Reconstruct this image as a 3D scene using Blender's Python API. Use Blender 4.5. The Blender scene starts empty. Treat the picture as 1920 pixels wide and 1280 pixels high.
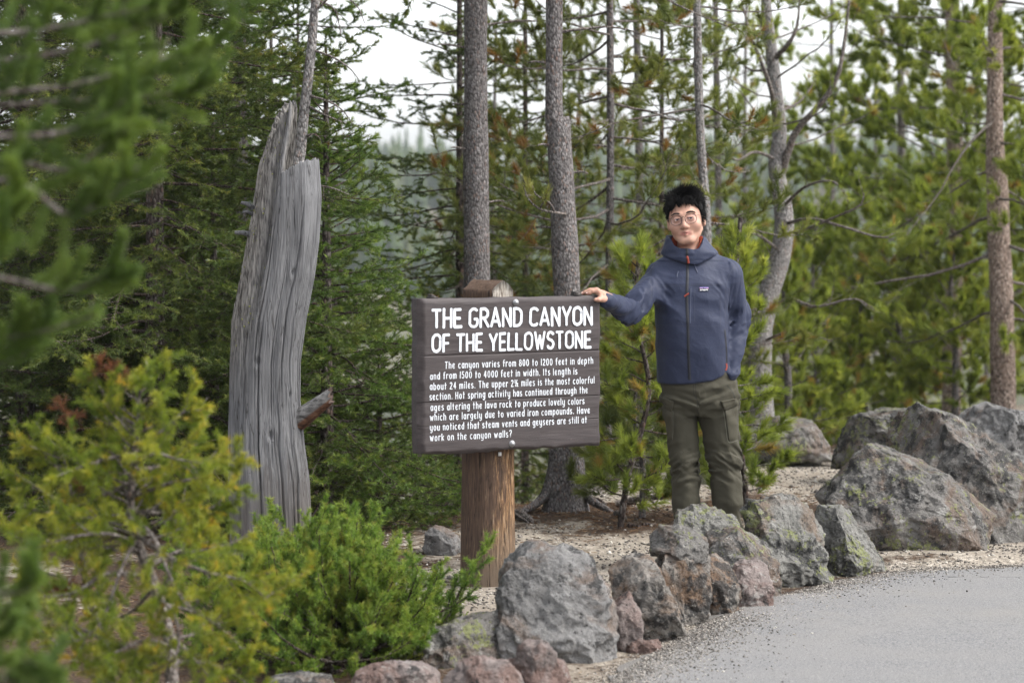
import bpy, math, random
import numpy as np
from math import radians as R, sin, cos, pi
from mathutils import Vector
from mathutils.bvhtree import BVHTree

S = bpy.context.scene
COL = S.collection

# ---------------------------------------------------------------- camera, sky, sun, exposure
CAM_Z = 1.615
PITCH = math.atan(240 / 4533.3)
cd = bpy.data.cameras.new('camera')
cam = bpy.data.objects.new('camera', cd)
COL.objects.link(cam)
cam.location = (0, 0, CAM_Z)
cam.rotation_euler = (pi / 2 - PITCH, 0, 0)
cd.lens = 85; cd.sensor_width = 36; cd.sensor_fit = 'HORIZONTAL'
cd.clip_start = 0.05; cd.clip_end = 6000
cd.dof.use_dof = True; cd.dof.focus_distance = 10.75; cd.dof.aperture_fstop = 3.2
S.camera = cam

SUN_ELEV, SUN_AZ = R(50), R(75)        # azimuth measured from -Y (behind the camera) towards +X
sun_dir = Vector((sin(SUN_AZ) * cos(SUN_ELEV), -cos(SUN_AZ) * cos(SUN_ELEV), sin(SUN_ELEV)))
w = bpy.data.worlds.new('World'); S.world = w; w.use_nodes = True
wn = w.node_tree
for n in list(wn.nodes): wn.nodes.remove(n)
sky = wn.nodes.new('ShaderNodeTexSky'); sky.sky_type = 'NISHITA'; sky.sun_disc = False
sky.sun_elevation = SUN_ELEV; sky.sun_rotation = math.atan2(sun_dir.x, sun_dir.y)
sky.air_density = 1.0; sky.dust_density = 3.0; sky.ozone_density = 1.0
hs = wn.nodes.new('ShaderNodeHueSaturation'); hs.inputs['Saturation'].default_value = 0.22; hs.inputs['Value'].default_value = 1.5
bg = wn.nodes.new('ShaderNodeBackground'); bg.inputs['Strength'].default_value = 0.15
wo = wn.nodes.new('ShaderNodeOutputWorld')
wn.links.new(sky.outputs[0], hs.inputs['Color']); wn.links.new(hs.outputs[0], bg.inputs['Color']); wn.links.new(bg.outputs[0], wo.inputs['Surface'])
sl = bpy.data.lights.new('sun', 'SUN'); sl.energy = 1.5; sl.angle = R(11); sl.color = (1.0, 0.96, 0.90)
so = bpy.data.objects.new('sun', sl); COL.objects.link(so)
so.rotation_euler = sun_dir.to_track_quat('Z', 'Y').to_euler()
so.location = (6, -6, 12)
S.view_settings.view_transform = 'Standard'; S.view_settings.look = 'None'
S.view_settings.gamma = 1; S.view_settings.use_curve_mapping = False
S.view_settings.exposure = 1.05
S.render.engine = 'CYCLES'
S.cycles.max_bounces = 8; S.cycles.diffuse_bounces = 3; S.cycles.glossy_bounces = 2
S.cycles.transmission_bounces = 4; S.cycles.transparent_max_bounces = 6; S.cycles.volume_bounces = 1
S.cycles.caustics_reflective = False; S.cycles.caustics_refractive = False
S.cycles.use_denoising = True

# ---------------------------------------------------------------- helpers
FPX = 4533.3
_f = np.array([0, cos(PITCH), -sin(PITCH)]); _u = np.array([0, sin(PITCH), cos(PITCH)]); _r = np.array([1.0, 0, 0])
def at(px, py, Y):
    """world point seen at photo pixel (px,py) that lies Y metres ahead"""
    d = _f + _r * ((px - 960) / FPX) + _u * ((640 - py) / FPX)
    t = Y / d[1]
    return np.array([0, 0, CAM_Z]) + d * t

def _hash(ix, iy, iz, seed):
    h = (ix.astype(np.uint32) * np.uint32(374761393)) ^ (iy.astype(np.uint32) * np.uint32(668265263)) ^ (iz.astype(np.uint32) * np.uint32(2147483647)) ^ np.uint32((seed * 974711 + 1013904223) & 0xffffffff)
    h = (h ^ (h >> np.uint32(13))) * np.uint32(1274126177)
    h = (h ^ (h >> np.uint32(16))) * np.uint32(2246822519)
    return ((h ^ (h >> np.uint32(15))) & np.uint32(0xffffff)).astype(np.float64) / 16777215.0
def vnoise(p, seed=0):
    p = np.asarray(p, float)
    i = np.floor(p).astype(np.int64); f = p - i; f = f * f * f * (f * (f * 6 - 15) + 10)
    x, y, z = i[..., 0], i[..., 1], i[..., 2]
    out = 0
    for a in (0, 1):
        for b in (0, 1):
            for c in (0, 1):
                wgt = (f[..., 0] if a else 1 - f[..., 0]) * (f[..., 1] if b else 1 - f[..., 1]) * (f[..., 2] if c else 1 - f[..., 2])
                out = out + wgt * _hash(x + a, y + b, z + c, seed)
    return out * 2 - 1
def fbm(p, octaves=4, seed=0, gain=0.5, lac=2.03):
    a, o, p = 1.0, 0, np.asarray(p, float)
    for k in range(octaves):
        o = o + a * vnoise(p, seed + k * 7); a *= gain; p = p * lac + 3.7
    return o

def link_mesh(name, v, faces, mat, parent=None, smooth=True, tint=None, loc=None):
    """v (N,3) in the parent's space; faces: list of (M,k) integer arrays"""
    if not isinstance(faces, (list, tuple)): faces = [faces]
    faces = [np.asarray(f, np.int64) for f in faces if len(f)]
    v = np.asarray(v, np.float64)
    me = bpy.data.meshes.new(name)
    nl = sum(f.size for f in faces); nf = sum(len(f) for f in faces)
    me.vertices.add(len(v)); me.loops.add(nl); me.polygons.add(nf)
    me.vertices.foreach_set('co', v.astype(np.float32).ravel())
    me.loops.foreach_set('vertex_index', np.concatenate([f.ravel() for f in faces]).astype(np.int32))
    tot = np.concatenate([np.full(len(f), f.shape[1]) for f in faces])
    st = np.concatenate([[0], np.cumsum(tot)[:-1]])
    me.polygons.foreach_set('loop_start', st.astype(np.int32))
    me.polygons.foreach_set('loop_total', tot.astype(np.int32))
    if smooth: me.polygons.foreach_set('use_smooth', np.ones(nf, bool))
    if tint is not None:
        a = me.attributes.new('tint', 'FLOAT', 'POINT'); a.data.foreach_set('value', np.asarray(tint, np.float32).ravel())
    me.update(calc_edges=True); me.validate()
    if mat is not None:
        for m in (mat if isinstance(mat, (list, tuple)) else [mat]): me.materials.append(m)
    o = bpy.data.objects.new(name, me); COL.objects.link(o)
    if parent is not None: o.parent = parent
    if loc is not None: o.location = loc
    return o
def empty(name, loc=(0, 0, 0), rz=0):
    o = bpy.data.objects.new(name, None); COL.objects.link(o)
    o.location = loc; o.rotation_euler = (0, 0, rz); o.empty_display_size = 0.2
    return o
def tag(o, label=None, cat=None, group=None, kind=None):
    if label: o['label'] = label
    if cat: o['category'] = cat
    if group: o['group'] = group
    if kind: o['kind'] = kind
    return o
class MB:
    """collects shapes into one mesh"""
    def __init__(s): s.v = []; s.f = {}; s.n = 0; s.t = []
    def add(s, v, *fs, tint=0.0):
        v = np.asarray(v, float).reshape(-1, 3)
        for f in fs:
            f = np.asarray(f, np.int64)
            if f.size: s.f.setdefault(f.shape[1], []).append(f + s.n)
        s.v.append(v); s.n += len(v)
        s.t.append(np.broadcast_to(np.asarray(tint, float), (len(v),)))
    def build(s, name, mat, parent=None, smooth=True, use_tint=False):
        return link_mesh(name, np.concatenate(s.v), [np.concatenate(x) for x in s.f.values()], mat, parent, smooth, np.concatenate(s.t) if use_tint else None)

def norm(a): return a / np.maximum(np.linalg.norm(a, axis=-1, keepdims=True), 1e-12)
def tubes(P, Rr, k=5, cap=True):
    """P (B,n,3) polylines, Rr (B,n) radii -> verts, quads"""
    P = np.asarray(P, float); Rr = np.asarray(Rr, float)
    B, n, _ = P.shape
    T = norm(np.gradient(P, axis=1))
    ref = np.where(np.abs(T[:, :1, 2:3]) > 0.85, np.array([1.0, 0, 0]), np.array([0, 0, 1.0]))
    ref = np.broadcast_to(ref, T.shape)
    a = norm(np.cross(T, ref)); b = np.cross(T, a)
    th = np.arange(k) * 2 * pi / k
    V = P[:, :, None, :] + Rr[:, :, None, None] * (a[:, :, None, :] * np.cos(th)[None, None, :, None] + b[:, :, None, :] * np.sin(th)[None, None, :, None])
    idx = np.arange(B * n * k).reshape(B, n, k)
    nx = np.roll(idx, -1, axis=2)
    q = np.stack([idx[:, :-1], idx[:, 1:], nx[:, 1:], nx[:, :-1]], -1).reshape(-1, 4)
    return V.reshape(-1, 3), q
def resample(pts, n):
    """Catmull-Rom through pts, n points"""
    p = np.asarray(pts, float); m = len(p)
    if m == 2: return p[0] + (p[1] - p[0]) * np.linspace(0, 1, n)[:, None]
    q = np.vstack([2 * p[0] - p[1], p, 2 * p[-1] - p[-2]])
    s = np.linspace(0, m - 1 - 1e-9, n); i = s.astype(int); t = (s - i)[:, None]
    a, b, c, d = q[i], q[i + 1], q[i + 2], q[i + 3]
    return 0.5 * (2 * b + (c - a) * t + (2 * a - 5 * b + 4 * c - d) * t ** 2 + (3 * b - a - 3 * c + d) * t ** 3)
def interp_rows(s, xs, rows):
    rows = np.asarray(rows, float)
    return np.stack([np.interp(s, xs, rows[:, k]) for k in range(rows.shape[1])], -1)

# ---- signed-distance modelling: field on a (possibly uneven) grid, turned into one continuous surface
class Field:
    def __init__(s, xs, ys, zs):
        s.ax = [np.asarray(a, float) for a in (xs, ys, zs)]
        s.f = np.full([len(a) for a in s.ax], 0.5)
    def sl(s, lo, hi, m):
        out = []
        for a, l, h in zip(s.ax, lo, hi):
            out.append(slice(max(0, np.searchsorted(a, l - m)), min(len(a), np.searchsorted(a, h + m) + 1)))
        return tuple(out)
    def pts(s, sl):
        return np.stack(np.meshgrid(*[a[k] for a, k in zip(s.ax, sl)], indexing='ij'), -1)
    def union(s, fn, lo, hi, k=0.02, op='u', m=0.05):
        sl = s.sl(lo, hi, m + k)
        p = s.pts(sl)
        if p.size == 0: return
        d = fn(p); g = s.f[sl]
        if op == 'u':
            s.f[sl] = smin(g, d, k)
        elif op == 's':
            s.f[sl] = -smin(-g, d, k)
        elif op == 'add':
            s.f[sl] = g + d
    def cone(s, a, b, ra, rb, k=0.02, op='u'):
        a = np.asarray(a, float); b = np.asarray(b, float); r = max(ra, rb)
        s.union(lambda p: sd_cone(p, a, b, ra, rb), np.minimum(a, b) - r, np.maximum(a, b) + r, k, op)
    def ell(s, c, r, k=0.02, op='u', rot=None):
        c = np.asarray(c, float); r = np.asarray(r, float); m = r.max() if rot is not None else r
        s.union(lambda p: sd_ell(p, c, r, rot), c - m, c + m, k, op)
    def mesh(s): return surface_nets(s.f, *s.ax)
def smin(a, b, k):
    if k <= 0: return np.minimum(a, b)
    h = np.maximum(k - np.abs(a - b), 0) / k
    return np.minimum(a, b) - h * h * k * 0.25
def sd_cone(p, a, b, ra, rb):
    ab = b - a; L = max(ab @ ab, 1e-12)
    h = np.clip(((p - a) @ ab) / L, 0, 1)
    return np.linalg.norm(p - a - h[..., None] * ab, axis=-1) - (ra + (rb - ra) * h)
def sd_ell(p, c, r, rot=None):
    q = p - c
    if rot is not None: q = q @ rot
    k0 = np.linalg.norm(q / r, axis=-1); k1 = np.linalg.norm(q / (r * r), axis=-1)
    return k0 * (k0 - 1) / np.maximum(k1, 1e-9)
def surface_nets(f, xs, ys, zs):
    ins = f < 0
    nx, ny, nz = f.shape
    cnt = np.zeros((nx - 1, ny - 1, nz - 1), np.int8)
    for a in (0, 1):
        for b in (0, 1):
            for c in (0, 1):
                cnt += ins[a:nx - 1 + a, b:ny - 1 + b, c:nz - 1 + c]
    act = (cnt > 0) & (cnt < 8)
    idx = np.argwhere(act)
    num = np.full(act.shape, -1, np.int64); num[act] = np.arange(len(idx))
    acc = np.zeros((len(idx), 3)); ne = np.zeros(len(idx))
    for ax in range(3):
        o = [k for k in range(3) if k != ax]
        for a in (0, 1):
            for b in (0, 1):
                c0 = np.zeros(3, int); c0[o[0]] = a; c0[o[1]] = b
                c1 = c0.copy(); c1[ax] = 1
                i0 = idx + c0; i1 = idx + c1
                f0 = f[i0[:, 0], i0[:, 1], i0[:, 2]]; f1 = f[i1[:, 0], i1[:, 1], i1[:, 2]]
                m = (f0 < 0) != (f1 < 0)
                t = np.where(m, f0 / np.where(m, f0 - f1, 1), 0)
                pos = c0 + t[:, None] * (c1 - c0)
                acc += pos * m[:, None]; ne += m
    g = idx + acc / ne[:, None]
    v = np.stack([np.interp(g[:, k], np.arange(len(a)), a) for k, a in enumerate((xs, ys, zs))], -1)
    quads = []
    for ax in range(3):
        s0 = [slice(None)] * 3; s1 = [slice(None)] * 3
        s0[ax] = slice(0, -1); s1[ax] = slice(1, None)
        A = ins[tuple(s0)]; B = ins[tuple(s1)]
        e = np.argwhere(A != B)
        o = [(ax + 1) % 3, (ax + 2) % 3]
        ok = (e[:, o[0]] > 0) & (e[:, o[1]] > 0) & (e[:, o[0]] < f.shape[o[0]] - 1) & (e[:, o[1]] < f.shape[o[1]] - 1)
        e = e[ok]
        ia = A[e[:, 0], e[:, 1], e[:, 2]]
        c = []
        for da, db in ((0, 0), (-1, 0), (-1, -1), (0, -1)):
            k = e.copy(); k[:, o[0]] += da; k[:, o[1]] += db
            c.append(num[k[:, 0], k[:, 1], k[:, 2]])
        q = np.stack(c, -1)
        q[~ia] = q[~ia][:, ::-1]
        quads.append(q)
    return v, np.concatenate(quads)
def vnormals(v, q):
    n = np.zeros_like(v)
    fn = np.cross(v[q[:, 2]] - v[q[:, 0]], v[q[:, -1]] - v[q[:, 1]])
    for k in range(q.shape[1]): np.add.at(n, q[:, k], fn)
    return norm(n)
def ico(sub):
    t = (1 + 5 ** .5) / 2
    v = norm(np.array([[-1, t, 0], [1, t, 0], [-1, -t, 0], [1, -t, 0], [0, -1, t], [0, 1, t], [0, -1, -t], [0, 1, -t], [t, 0, -1], [t, 0, 1], [-t, 0, -1], [-t, 0, 1]], float))
    f = np.array([[0, 11, 5], [0, 5, 1], [0, 1, 7], [0, 7, 10], [0, 10, 11], [1, 5, 9], [5, 11, 4], [11, 10, 2], [10, 7, 6], [7, 1, 8], [3, 9, 4], [3, 4, 2], [3, 2, 6], [3, 6, 8], [3, 8, 9], [4, 9, 5], [2, 4, 11], [6, 2, 10], [8, 6, 7], [9, 8, 1]])
    for _ in range(sub):
        e = np.sort(np.concatenate([f[:, [0, 1]], f[:, [1, 2]], f[:, [2, 0]]]), 1)
        u, inv = np.unique(e, axis=0, return_inverse=True); inv = inv.ravel()
        m = norm((v[u[:, 0]] + v[u[:, 1]]) / 2); n0 = len(v); v = np.vstack([v, m])
        a, b, c = (inv[k * len(f):(k + 1) * len(f)] + n0 for k in range(3))
        f = np.concatenate([np.stack([f[:, 0], a, c], 1), np.stack([f[:, 1], b, a], 1), np.stack([f[:, 2], c, b], 1), np.stack([a, b, c], 1)])
    return v, f
ICO = {k: ico(k) for k in (1, 3, 4, 5, 6)}

# ---------------------------------------------------------------- material helpers
class M:
    def __init__(s, name, rough=0.8, spec=0.3):
        s.m = bpy.data.materials.new(name); s.m.use_nodes = True; s.t = s.m.node_tree
        s.b = s.t.nodes['Principled BSDF']; s.out = s.t.nodes['Material Output']
        s.b.inputs['Roughness'].default_value = rough; s.b.inputs['Specular IOR Level'].default_value = spec
        s.co = None
    def n(s, typ, **kw):
        nd = s.t.nodes.new(typ)
        for k, v in kw.items(): setattr(nd, k, v)
        return nd
    def lk(s, a, b): s.t.links.new(a, b); return b
    def coord(s, rand=False):
        if s.co is None:
            c = s.n('ShaderNodeTexCoord').outputs['Object']
            if rand:
                oi = s.n('ShaderNodeObjectInfo')
                ml = s.n('ShaderNodeVectorMath', operation='MULTIPLY_ADD')
                cb = s.n('ShaderNodeCombineXYZ')
                for k in range(3): s.lk(oi.outputs['Random'], cb.inputs[k])
                s.lk(cb.outputs[0], ml.inputs[0]); ml.inputs[1].default_value = (41.3, 17.7, 29.1); s.lk(c, ml.inputs[2])
                c = ml.outputs[0]
            s.co = c
        return s.co
    def scaled(s, sc):
        mp = s.n('ShaderNodeMapping'); s.lk(s.coord(), mp.inputs['Vector']); mp.inputs['Scale'].default_value = sc
        return mp.outputs[0]
    def noise(s, scale, detail=4, rough=0.55, vec=None, dist=0.0):
        nd = s.n('ShaderNodeTexNoise'); nd.inputs['Scale'].default_value = scale; nd.inputs['Detail'].default_value = detail
        nd.inputs['Roughness'].default_value = rough; nd.inputs['Distortion'].default_value = dist
        s.lk(vec if vec is not None else s.coord(), nd.inputs['Vector'])
        return nd.outputs['Fac']
    def voro(s, scale, feature='F1', vec=None, out='Distance', rnd=1.0):
        nd = s.n('ShaderNodeTexVoronoi', feature=feature); nd.inputs['Scale'].default_value = scale
        if 'Randomness' in nd.inputs: nd.inputs['Randomness'].default_value = rnd
        s.lk(vec if vec is not None else s.coord(), nd.inputs['Vector'])
        return nd.outputs[out]
    def ramp(s, fac, stops, interp='LINEAR'):
        nd = s.n('ShaderNodeValToRGB'); r = nd.color_ramp; r.interpolation = interp
        while len(r.elements) < len(stops): r.elements.new(0.5)
        for e, (p, c) in zip(r.elements, stops):
            e.position = p; e.color = (c, c, c, 1) if not isinstance(c, (tuple, list)) else (*c, 1)
        s.lk(fac, nd.inputs[0]); return nd.outputs[0]
    def mix(s, fac, a, b, mode='MIX'):
        nd = s.n('ShaderNodeMix', data_type='RGBA', blend_type=mode)
        for sock, val in ((nd.inputs[0], fac), (nd.inputs[6], a), (nd.inputs[7], b)):
            if isinstance(val, (int, float)): sock.default_value = val if sock == nd.inputs[0] else (val, val, val, 1)
            elif isinstance(val, (tuple, list)): sock.default_value = (*val, 1)
            else: s.lk(val, sock)
        return nd.outputs[2]
    def math(s, op, a, b=None):
        nd = s.n('ShaderNodeMath', operation=op)
        for sock, val in ((nd.inputs[0], a), (nd.inputs[1], b)):
            if val is None: continue
            if isinstance(val, (int, float)): sock.default_value = val
            else: s.lk(val, sock)
        return nd.outputs[0]
    def xyz(s):
        nd = s.n('ShaderNodeSeparateXYZ'); s.lk(s.coord(), nd.inputs[0]); return nd.outputs
    def attr(s, name='tint'):
        return s.n('ShaderNodeAttribute', attribute_name=name).outputs['Fac']
    def color(s, c):
        if isinstance(c, (tuple, list)): s.b.inputs['Base Color'].default_value = (*c, 1)
        else: s.lk(c, s.b.inputs['Base Color'])
        return s
    def bump(s, h, strength=0.5, dist=0.01, prev=None):
        nd = s.n('ShaderNodeBump'); nd.inputs['Strength'].default_value = strength; nd.inputs['Distance'].default_value = dist
        s.lk(h, nd.inputs['Height'])
        if prev is not None: s.lk(prev, nd.inputs['Normal'])
        s.lk(nd.outputs[0], s.b.inputs['Normal']); return nd.outputs[0]
def plain(name, c, rough=0.6, spec=0.3, metal=0.0):
    m = M(name, rough, spec); m.b.inputs['Metallic'].default_value = metal
    n = m.noise(60, 3)
    m.color(m.mix(n, tuple(x * 0.85 for x in c), tuple(min(1, x * 1.12) for x in c)))
    return m.m
# ---------------------------------------------------------------- terrain
RIMX = np.array([-400, -30, -6, -2.2, -0.8, 0.2, 1.2, 3, 6, 30, 400.0]); RIMY = np.array([30, 20, 17, 15.0, 14.2, 15.6, 17.2, 20, 25, 32, 60.0])
EDGEY = np.array([-60, 3, 6, 8.3, 9.4, 10.0, 10.6, 11.0, 11.15, 11.25]); EDGEX = np.array([-0.6, -0.35, -0.05, 0.36, 0.80, 1.12, 1.5, 1.85, 2.6, 6.0])
PEY = np.array([-60, 3, 6, 8.3, 9.4, 10.0, 10.5, 10.8, 10.95, 11.0, 11.03]); PEX = np.array([-0.45, -0.2, 0.05, 0.32, 0.72, 1.03, 1.41, 1.72, 2.25, 3.4, 12.0])
def ground_z(x, y):
    x = np.asarray(x, float); y = np.asarray(y, float)
    s = y - np.interp(x, RIMX, RIMY)
    q = np.stack([x, y, 0 * x], -1)
    near = 0.030 * vnoise(q * 0.9, 3) + 0.012 * vnoise(q * 3.1, 4)
    flat = np.clip((np.interp(y, EDGEY, EDGEX, right=60) - x) / 0.8 + 0.0, 0, 1)      # level beside the path
    near = near * flat
    down = -0.62 * np.log1p(np.exp(np.clip(s / 0.8, -30, 30))) * 0.8
    down = np.maximum(down, -72)
    far = np.interp(y, [0, 250, 300, 420, 470, 900, 1500, 5000], [-72, -72, -50, -4, 2, 11, 14, 14])
    far = far + 4 * vnoise(q * 0.02, 9) * (y > 240) + np.interp(x, [-300, -60, 80, 300], [5, 0, 1, 7]) * (y > 420)
    z = np.where(y > 180, np.maximum(down, far), down) + near * (s < 3)
    rough = np.clip(s / 4, 0, 1) * (0.25 * vnoise(q * 0.5, 5) + 0.1 * vnoise(q * 1.7, 6))
    gully = np.clip((s - 20) / 40, 0, 1) * np.abs(vnoise(np.stack([x * 0.05, y * 0.012, 0 * x], -1), 12)) * 7 * (z < 1)
    return z + rough + gully
def axis_pts(*seg):
    out = []
    for a, b, st in seg: out += list(np.arange(a, b, st))
    return np.array(out + [seg[-1][1]])
def sheet(xs, ys, zf, name, mat, tintf=None):
    X, Y = np.meshgrid(xs, ys, indexing='ij'); Z = zf(X, Y)
    v = np.stack([X, Y, Z], -1).reshape(-1, 3); i = np.arange(X.size).reshape(X.shape)
    q = np.stack([i[:-1, :-1], i[1:, :-1], i[1:, 1:], i[:-1, 1:]], -1).reshape(-1, 4)
    o = link_mesh(name, v, q, mat, tint=None if tintf is None else tintf(X, Y))
    return tag(o, kind='structure')

TREE_BASES = []
LITTER = [(-1.1, 8.0, 1.6), (-2.2, 8.3, 2.2), (-1.6, 10.6, 1.2), (0.28, 13.3, 0.75), (-0.2, 13.9, 0.9), (0.75, 12.7, 0.6), (-1.9, 12.5, 2.4), (-0.95, 12.8, 0.9), (-3.2, 12.5, 2.4), (-3.5, 9.5, 2.5), (-1.5, 9.2, 1.2), (-1.2, 7, 1.3), (1.3, 13.4, 0.55), (2.1, 18, 1.0), (4, 18.5, 1.6)]
def litter(x, y):
    q = np.stack([x, y, 0 * x], -1)
    m = np.zeros_like(x)
    for cx, cy, r in LITTER:
        d = np.hypot(x - cx, (y - cy) * 0.8)
        m = np.maximum(m, np.clip(1.25 - d / r, 0, 1))
    ed = np.interp(y, PEY, PEX) - x
    m = np.maximum(m, 0.62 * np.exp(-np.abs(ed - .06) / .17) * (y > 7) * (y < 11.5)); m = np.maximum(m, 0.62 * np.exp(-np.abs(y - 11.12) / .15) * (x > 1.7))
    m = m + 0.35 * fbm(q * 2.3, 4, 21)
    return np.clip(m, 0, 1)

gm = M('tan_gravel_soil', 0.95, 0.15)
n1 = gm.noise(3.0, 5); n2 = gm.noise(42, 4, 0.7); n3 = gm.noise(160, 3, 0.7)
grit = gm.ramp(gm.math('ADD', gm.math('MULTIPLY', n2, 0.6), gm.math('MULTIPLY', n3, 0.5)), [(0.38, (0.040, 0.035, 0.030)), (0.47, (0.165, 0.145, 0.120)), (0.55, (0.26, 0.228, 0.185)), (0.66, (0.44, 0.395, 0.335))])
soil = gm.mix(gm.ramp(n1, [(0.42, 0), (0.66, 1)]), grit, (0.21, 0.178, 0.142))
lt = gm.attr('tint')
litn = gm.noise(75, 4, 0.75)
litc = gm.ramp(litn, [(0.35, (0.018, 0.012, 0.009)), (0.5, (0.052, 0.033, 0.022)), (0.62, (0.105, 0.07, 0.046)), (0.75, (0.20, 0.16, 0.115))])
lmask = gm.ramp(gm.math('ADD', lt, gm.math('MULTIPLY', gm.math('SUBTRACT', gm.noise(14, 5, 0.7), 0.5), 1.3)), [(0.38, 0), (0.62, 1)])
soil2 = gm.mix(lmask, soil, litc)
pos = gm.xyz()
farm = gm.ramp(gm.math('MULTIPLY', pos[1], 0.001), [(0.022, 0), (0.03, 1)])
cliff = gm.ramp(gm.noise(0.05, 6, 0.65), [(0.3, (0.22, 0.17, 0.12)), (0.5, (0.36, 0.31, 0.235)), (0.68, (0.48, 0.44, 0.36))])
forestfloor = gm.mix(gm.ramp(gm.noise(0.03, 5), [(0.4, 0), (0.6, 1)]), (0.055, 0.06, 0.035), (0.10, 0.09, 0.06))
hz = gm.ramp(gm.math('ADD', gm.math('MULTIPLY', pos[2], 0.01), 0.5), [(0.22, 0), (0.28, 1)])
gm.color(gm.mix(farm, soil2, gm.mix(hz, cliff, forestfloor)))
b1 = gm.bump(n2, 0.7, 0.02); gm.bump(n3, 0.6, 0.006, b1)
sheet(axis_pts((-600, -60, 30), (-60, -8, 2), (-8, -4, 0.25), (-4, 6, 0.06), (6, 12, 0.25), (12, 60, 2), (60, 600, 30)),
      axis_pts((-60, 4, 1.5), (4, 8, 0.15), (8, 18.5, 0.06), (18.5, 30, 0.3), (30, 120, 2.0), (120, 480, 5), (480, 1600, 40), (1600, 4000, 400)), ground_z, 'ground', gm.m, litter)

# tarmac path the photographer stands on
am = M('grey_path_asphalt', 0.92, 0.2)
a1 = am.noise(125, 4, 0.85); a2 = am.voro(120, out='Color'); a3 = am.noise(2.2, 5, 0.6)
aa = am.ramp(a1, [(0.36, (0.070, 0.070, 0.073)), (0.46, (0.140, 0.140, 0.143)), (0.54, (0.172, 0.171, 0.172)), (0.64, (0.26, 0.257, 0.252))])
sep = am.n('ShaderNodeSeparateColor'); am.lk(a2, sep.inputs[0])
aa = am.mix(am.ramp(sep.outputs[0], [(0.965, 0), (0.99, 0.6)]), aa, (0.27, 0.262, 0.25))
aa = am.mix(am.ramp(sep.outputs[1], [(0.95, 0), (0.99, 0.8)]), aa, (0.07, 0.065, 0.06))
aa = am.mix(am.ramp(a3, [(0.35, 0), (0.75, 0.55)]), aa, (0.20, 0.193, 0.182))
aa = am.mix(am.ramp(am.noise(0.9, 6, 0.65), [(0.53, 0), (0.70, 0.6)]), aa, (0.20, 0.19, 0.172))
dust = am.ramp(am.math('ADD', am.attr(), am.math('MULTIPLY', am.math('SUBTRACT', am.noise(9, 5, 0.7), 0.5), 1.1)), [(0.38, 0), (0.80, 0.75)])
aa = am.mix(dust, aa, am.ramp(a1, [(0.37, (0.05, 0.046, 0.043)), (0.5, (0.125, 0.116, 0.106)), (0.63, (0.26, 0.243, 0.22))]))
am.color(aa); ab = am.bump(a1, 0.6, 0.006); am.bump(am.voro(85), 0.35, 0.004, ab)
py_ = axis_pts((-60, 4, 2), (4, 8, 0.2), (8, 10.5, 0.05), (10.5, 11.03, 0.01))
pv = []; pt = []; nxp = 70
tt = np.linspace(0, 1, nxp) ** 2.2
for y in py_:
    e = np.interp(y, PEY, PEX) + (0.06 * vnoise(np.array([0.3, y * 3.1, 0]), 31) + 0.035 * vnoise(np.array([0.3, y * 17, 0]), 32)) * (y > 4)
    xs = e + tt * (40 - e)
    pt.append(np.exp(-np.minimum(xs - e, max(0, (11.05 - y)) * 1.3 if y > 9.5 else 9) / .26))
    pv.append(np.stack([xs, np.full(nxp, y) + (0.035 * vnoise(np.stack([xs * 4, 0 * xs, 0 * xs], -1), 33) if y > 10.6 else 0), np.zeros(nxp)], -1))
pv = np.array(pv); qq = pv.copy(); qq[..., 2] = 0
pv[..., 2] = 0.006 + 0.004 * vnoise(qq * 1.3, 35) + np.clip(tt[None, :] * 400, 0, 1) * 0.012
pi_ = np.arange(pv.shape[0] * nxp).reshape(pv.shape[0], nxp)
tag(link_mesh('path', pv.reshape(-1, 3), np.stack([pi_[:-1, :-1], pi_[:-1, 1:], pi_[1:, 1:], pi_[1:, :-1]], -1).reshape(-1, 4), am.m, tint=np.array(pt).ravel()), kind='structure')

# loose gravel: chips along the path edge and over the bare soil
def gravel_mesh(name, X, Y, size, mat, seed):
    r = np.random.default_rng(seed); n = len(X)
    base = norm(np.array([[1, 0, 0], [-1, 0, 0], [0, 1, 0], [0, -1, 0], [0, 0, 1], [0, 0, -1]], float))
    v = base[None] * (size[:, None, None] * r.uniform(0.55, 1.25, (n, 6, 1))) * np.stack([r.uniform(0.7, 1.3, n), r.uniform(0.7, 1.3, n), r.uniform(0.45, 0.8, n)], -1)[:, None]
    a = r.uniform(0, 2 * pi, n); c, s_ = np.cos(a)[:, None], np.sin(a)[:, None]
    v = np.stack([v[..., 0] * c - v[..., 1] * s_, v[..., 0] * s_ + v[..., 1] * c, v[..., 2]], -1)
    z = ground_z(X, Y); z = np.where((X > np.interp(Y, PEY, PEX, right=99) + .03) & (Y < 11.06), np.maximum(z, .017), z)
    v += np.stack([X, Y, z + size * 0.25], -1)[:, None]
    f = np.array([[0, 2, 4], [2, 1, 4], [1, 3, 4], [3, 0, 4], [2, 0, 5], [1, 2, 5], [3, 1, 5], [0, 3, 5]])
    F = (f[None] + (np.arange(n) * 6)[:, None, None]).reshape(-1, 3)
    return link_mesh(name, v.reshape(-1, 3), F, mat, smooth=False, tint=np.repeat(r.uniform(0, 1, n), 6))
vm = M('gravel_chips', 0.9, 0.2)
vm.color(vm.ramp(vm.attr(), [(0.0, (0.04, 0.036, 0.033)), (0.3, (0.09, 0.080, 0.072)), (0.55, (0.16, 0.143, 0.127)), (0.8, (0.27, 0.245, 0.215)), (1.0, (0.50, 0.47, 0.42))]))
rg = np.random.default_rng(5)
yy = rg.uniform(8.0, 11.0, 15000); xx = np.interp(yy, PEY, PEX) + rg.normal(0.0, 0.06, 15000) + rg.exponential(0.10, 15000)
x2 = rg.uniform(1.6, 3.6, 5000); y2 = 11.03 + rg.normal(0, 0.05, 5000) - rg.exponential(0.07, 5000)
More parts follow.
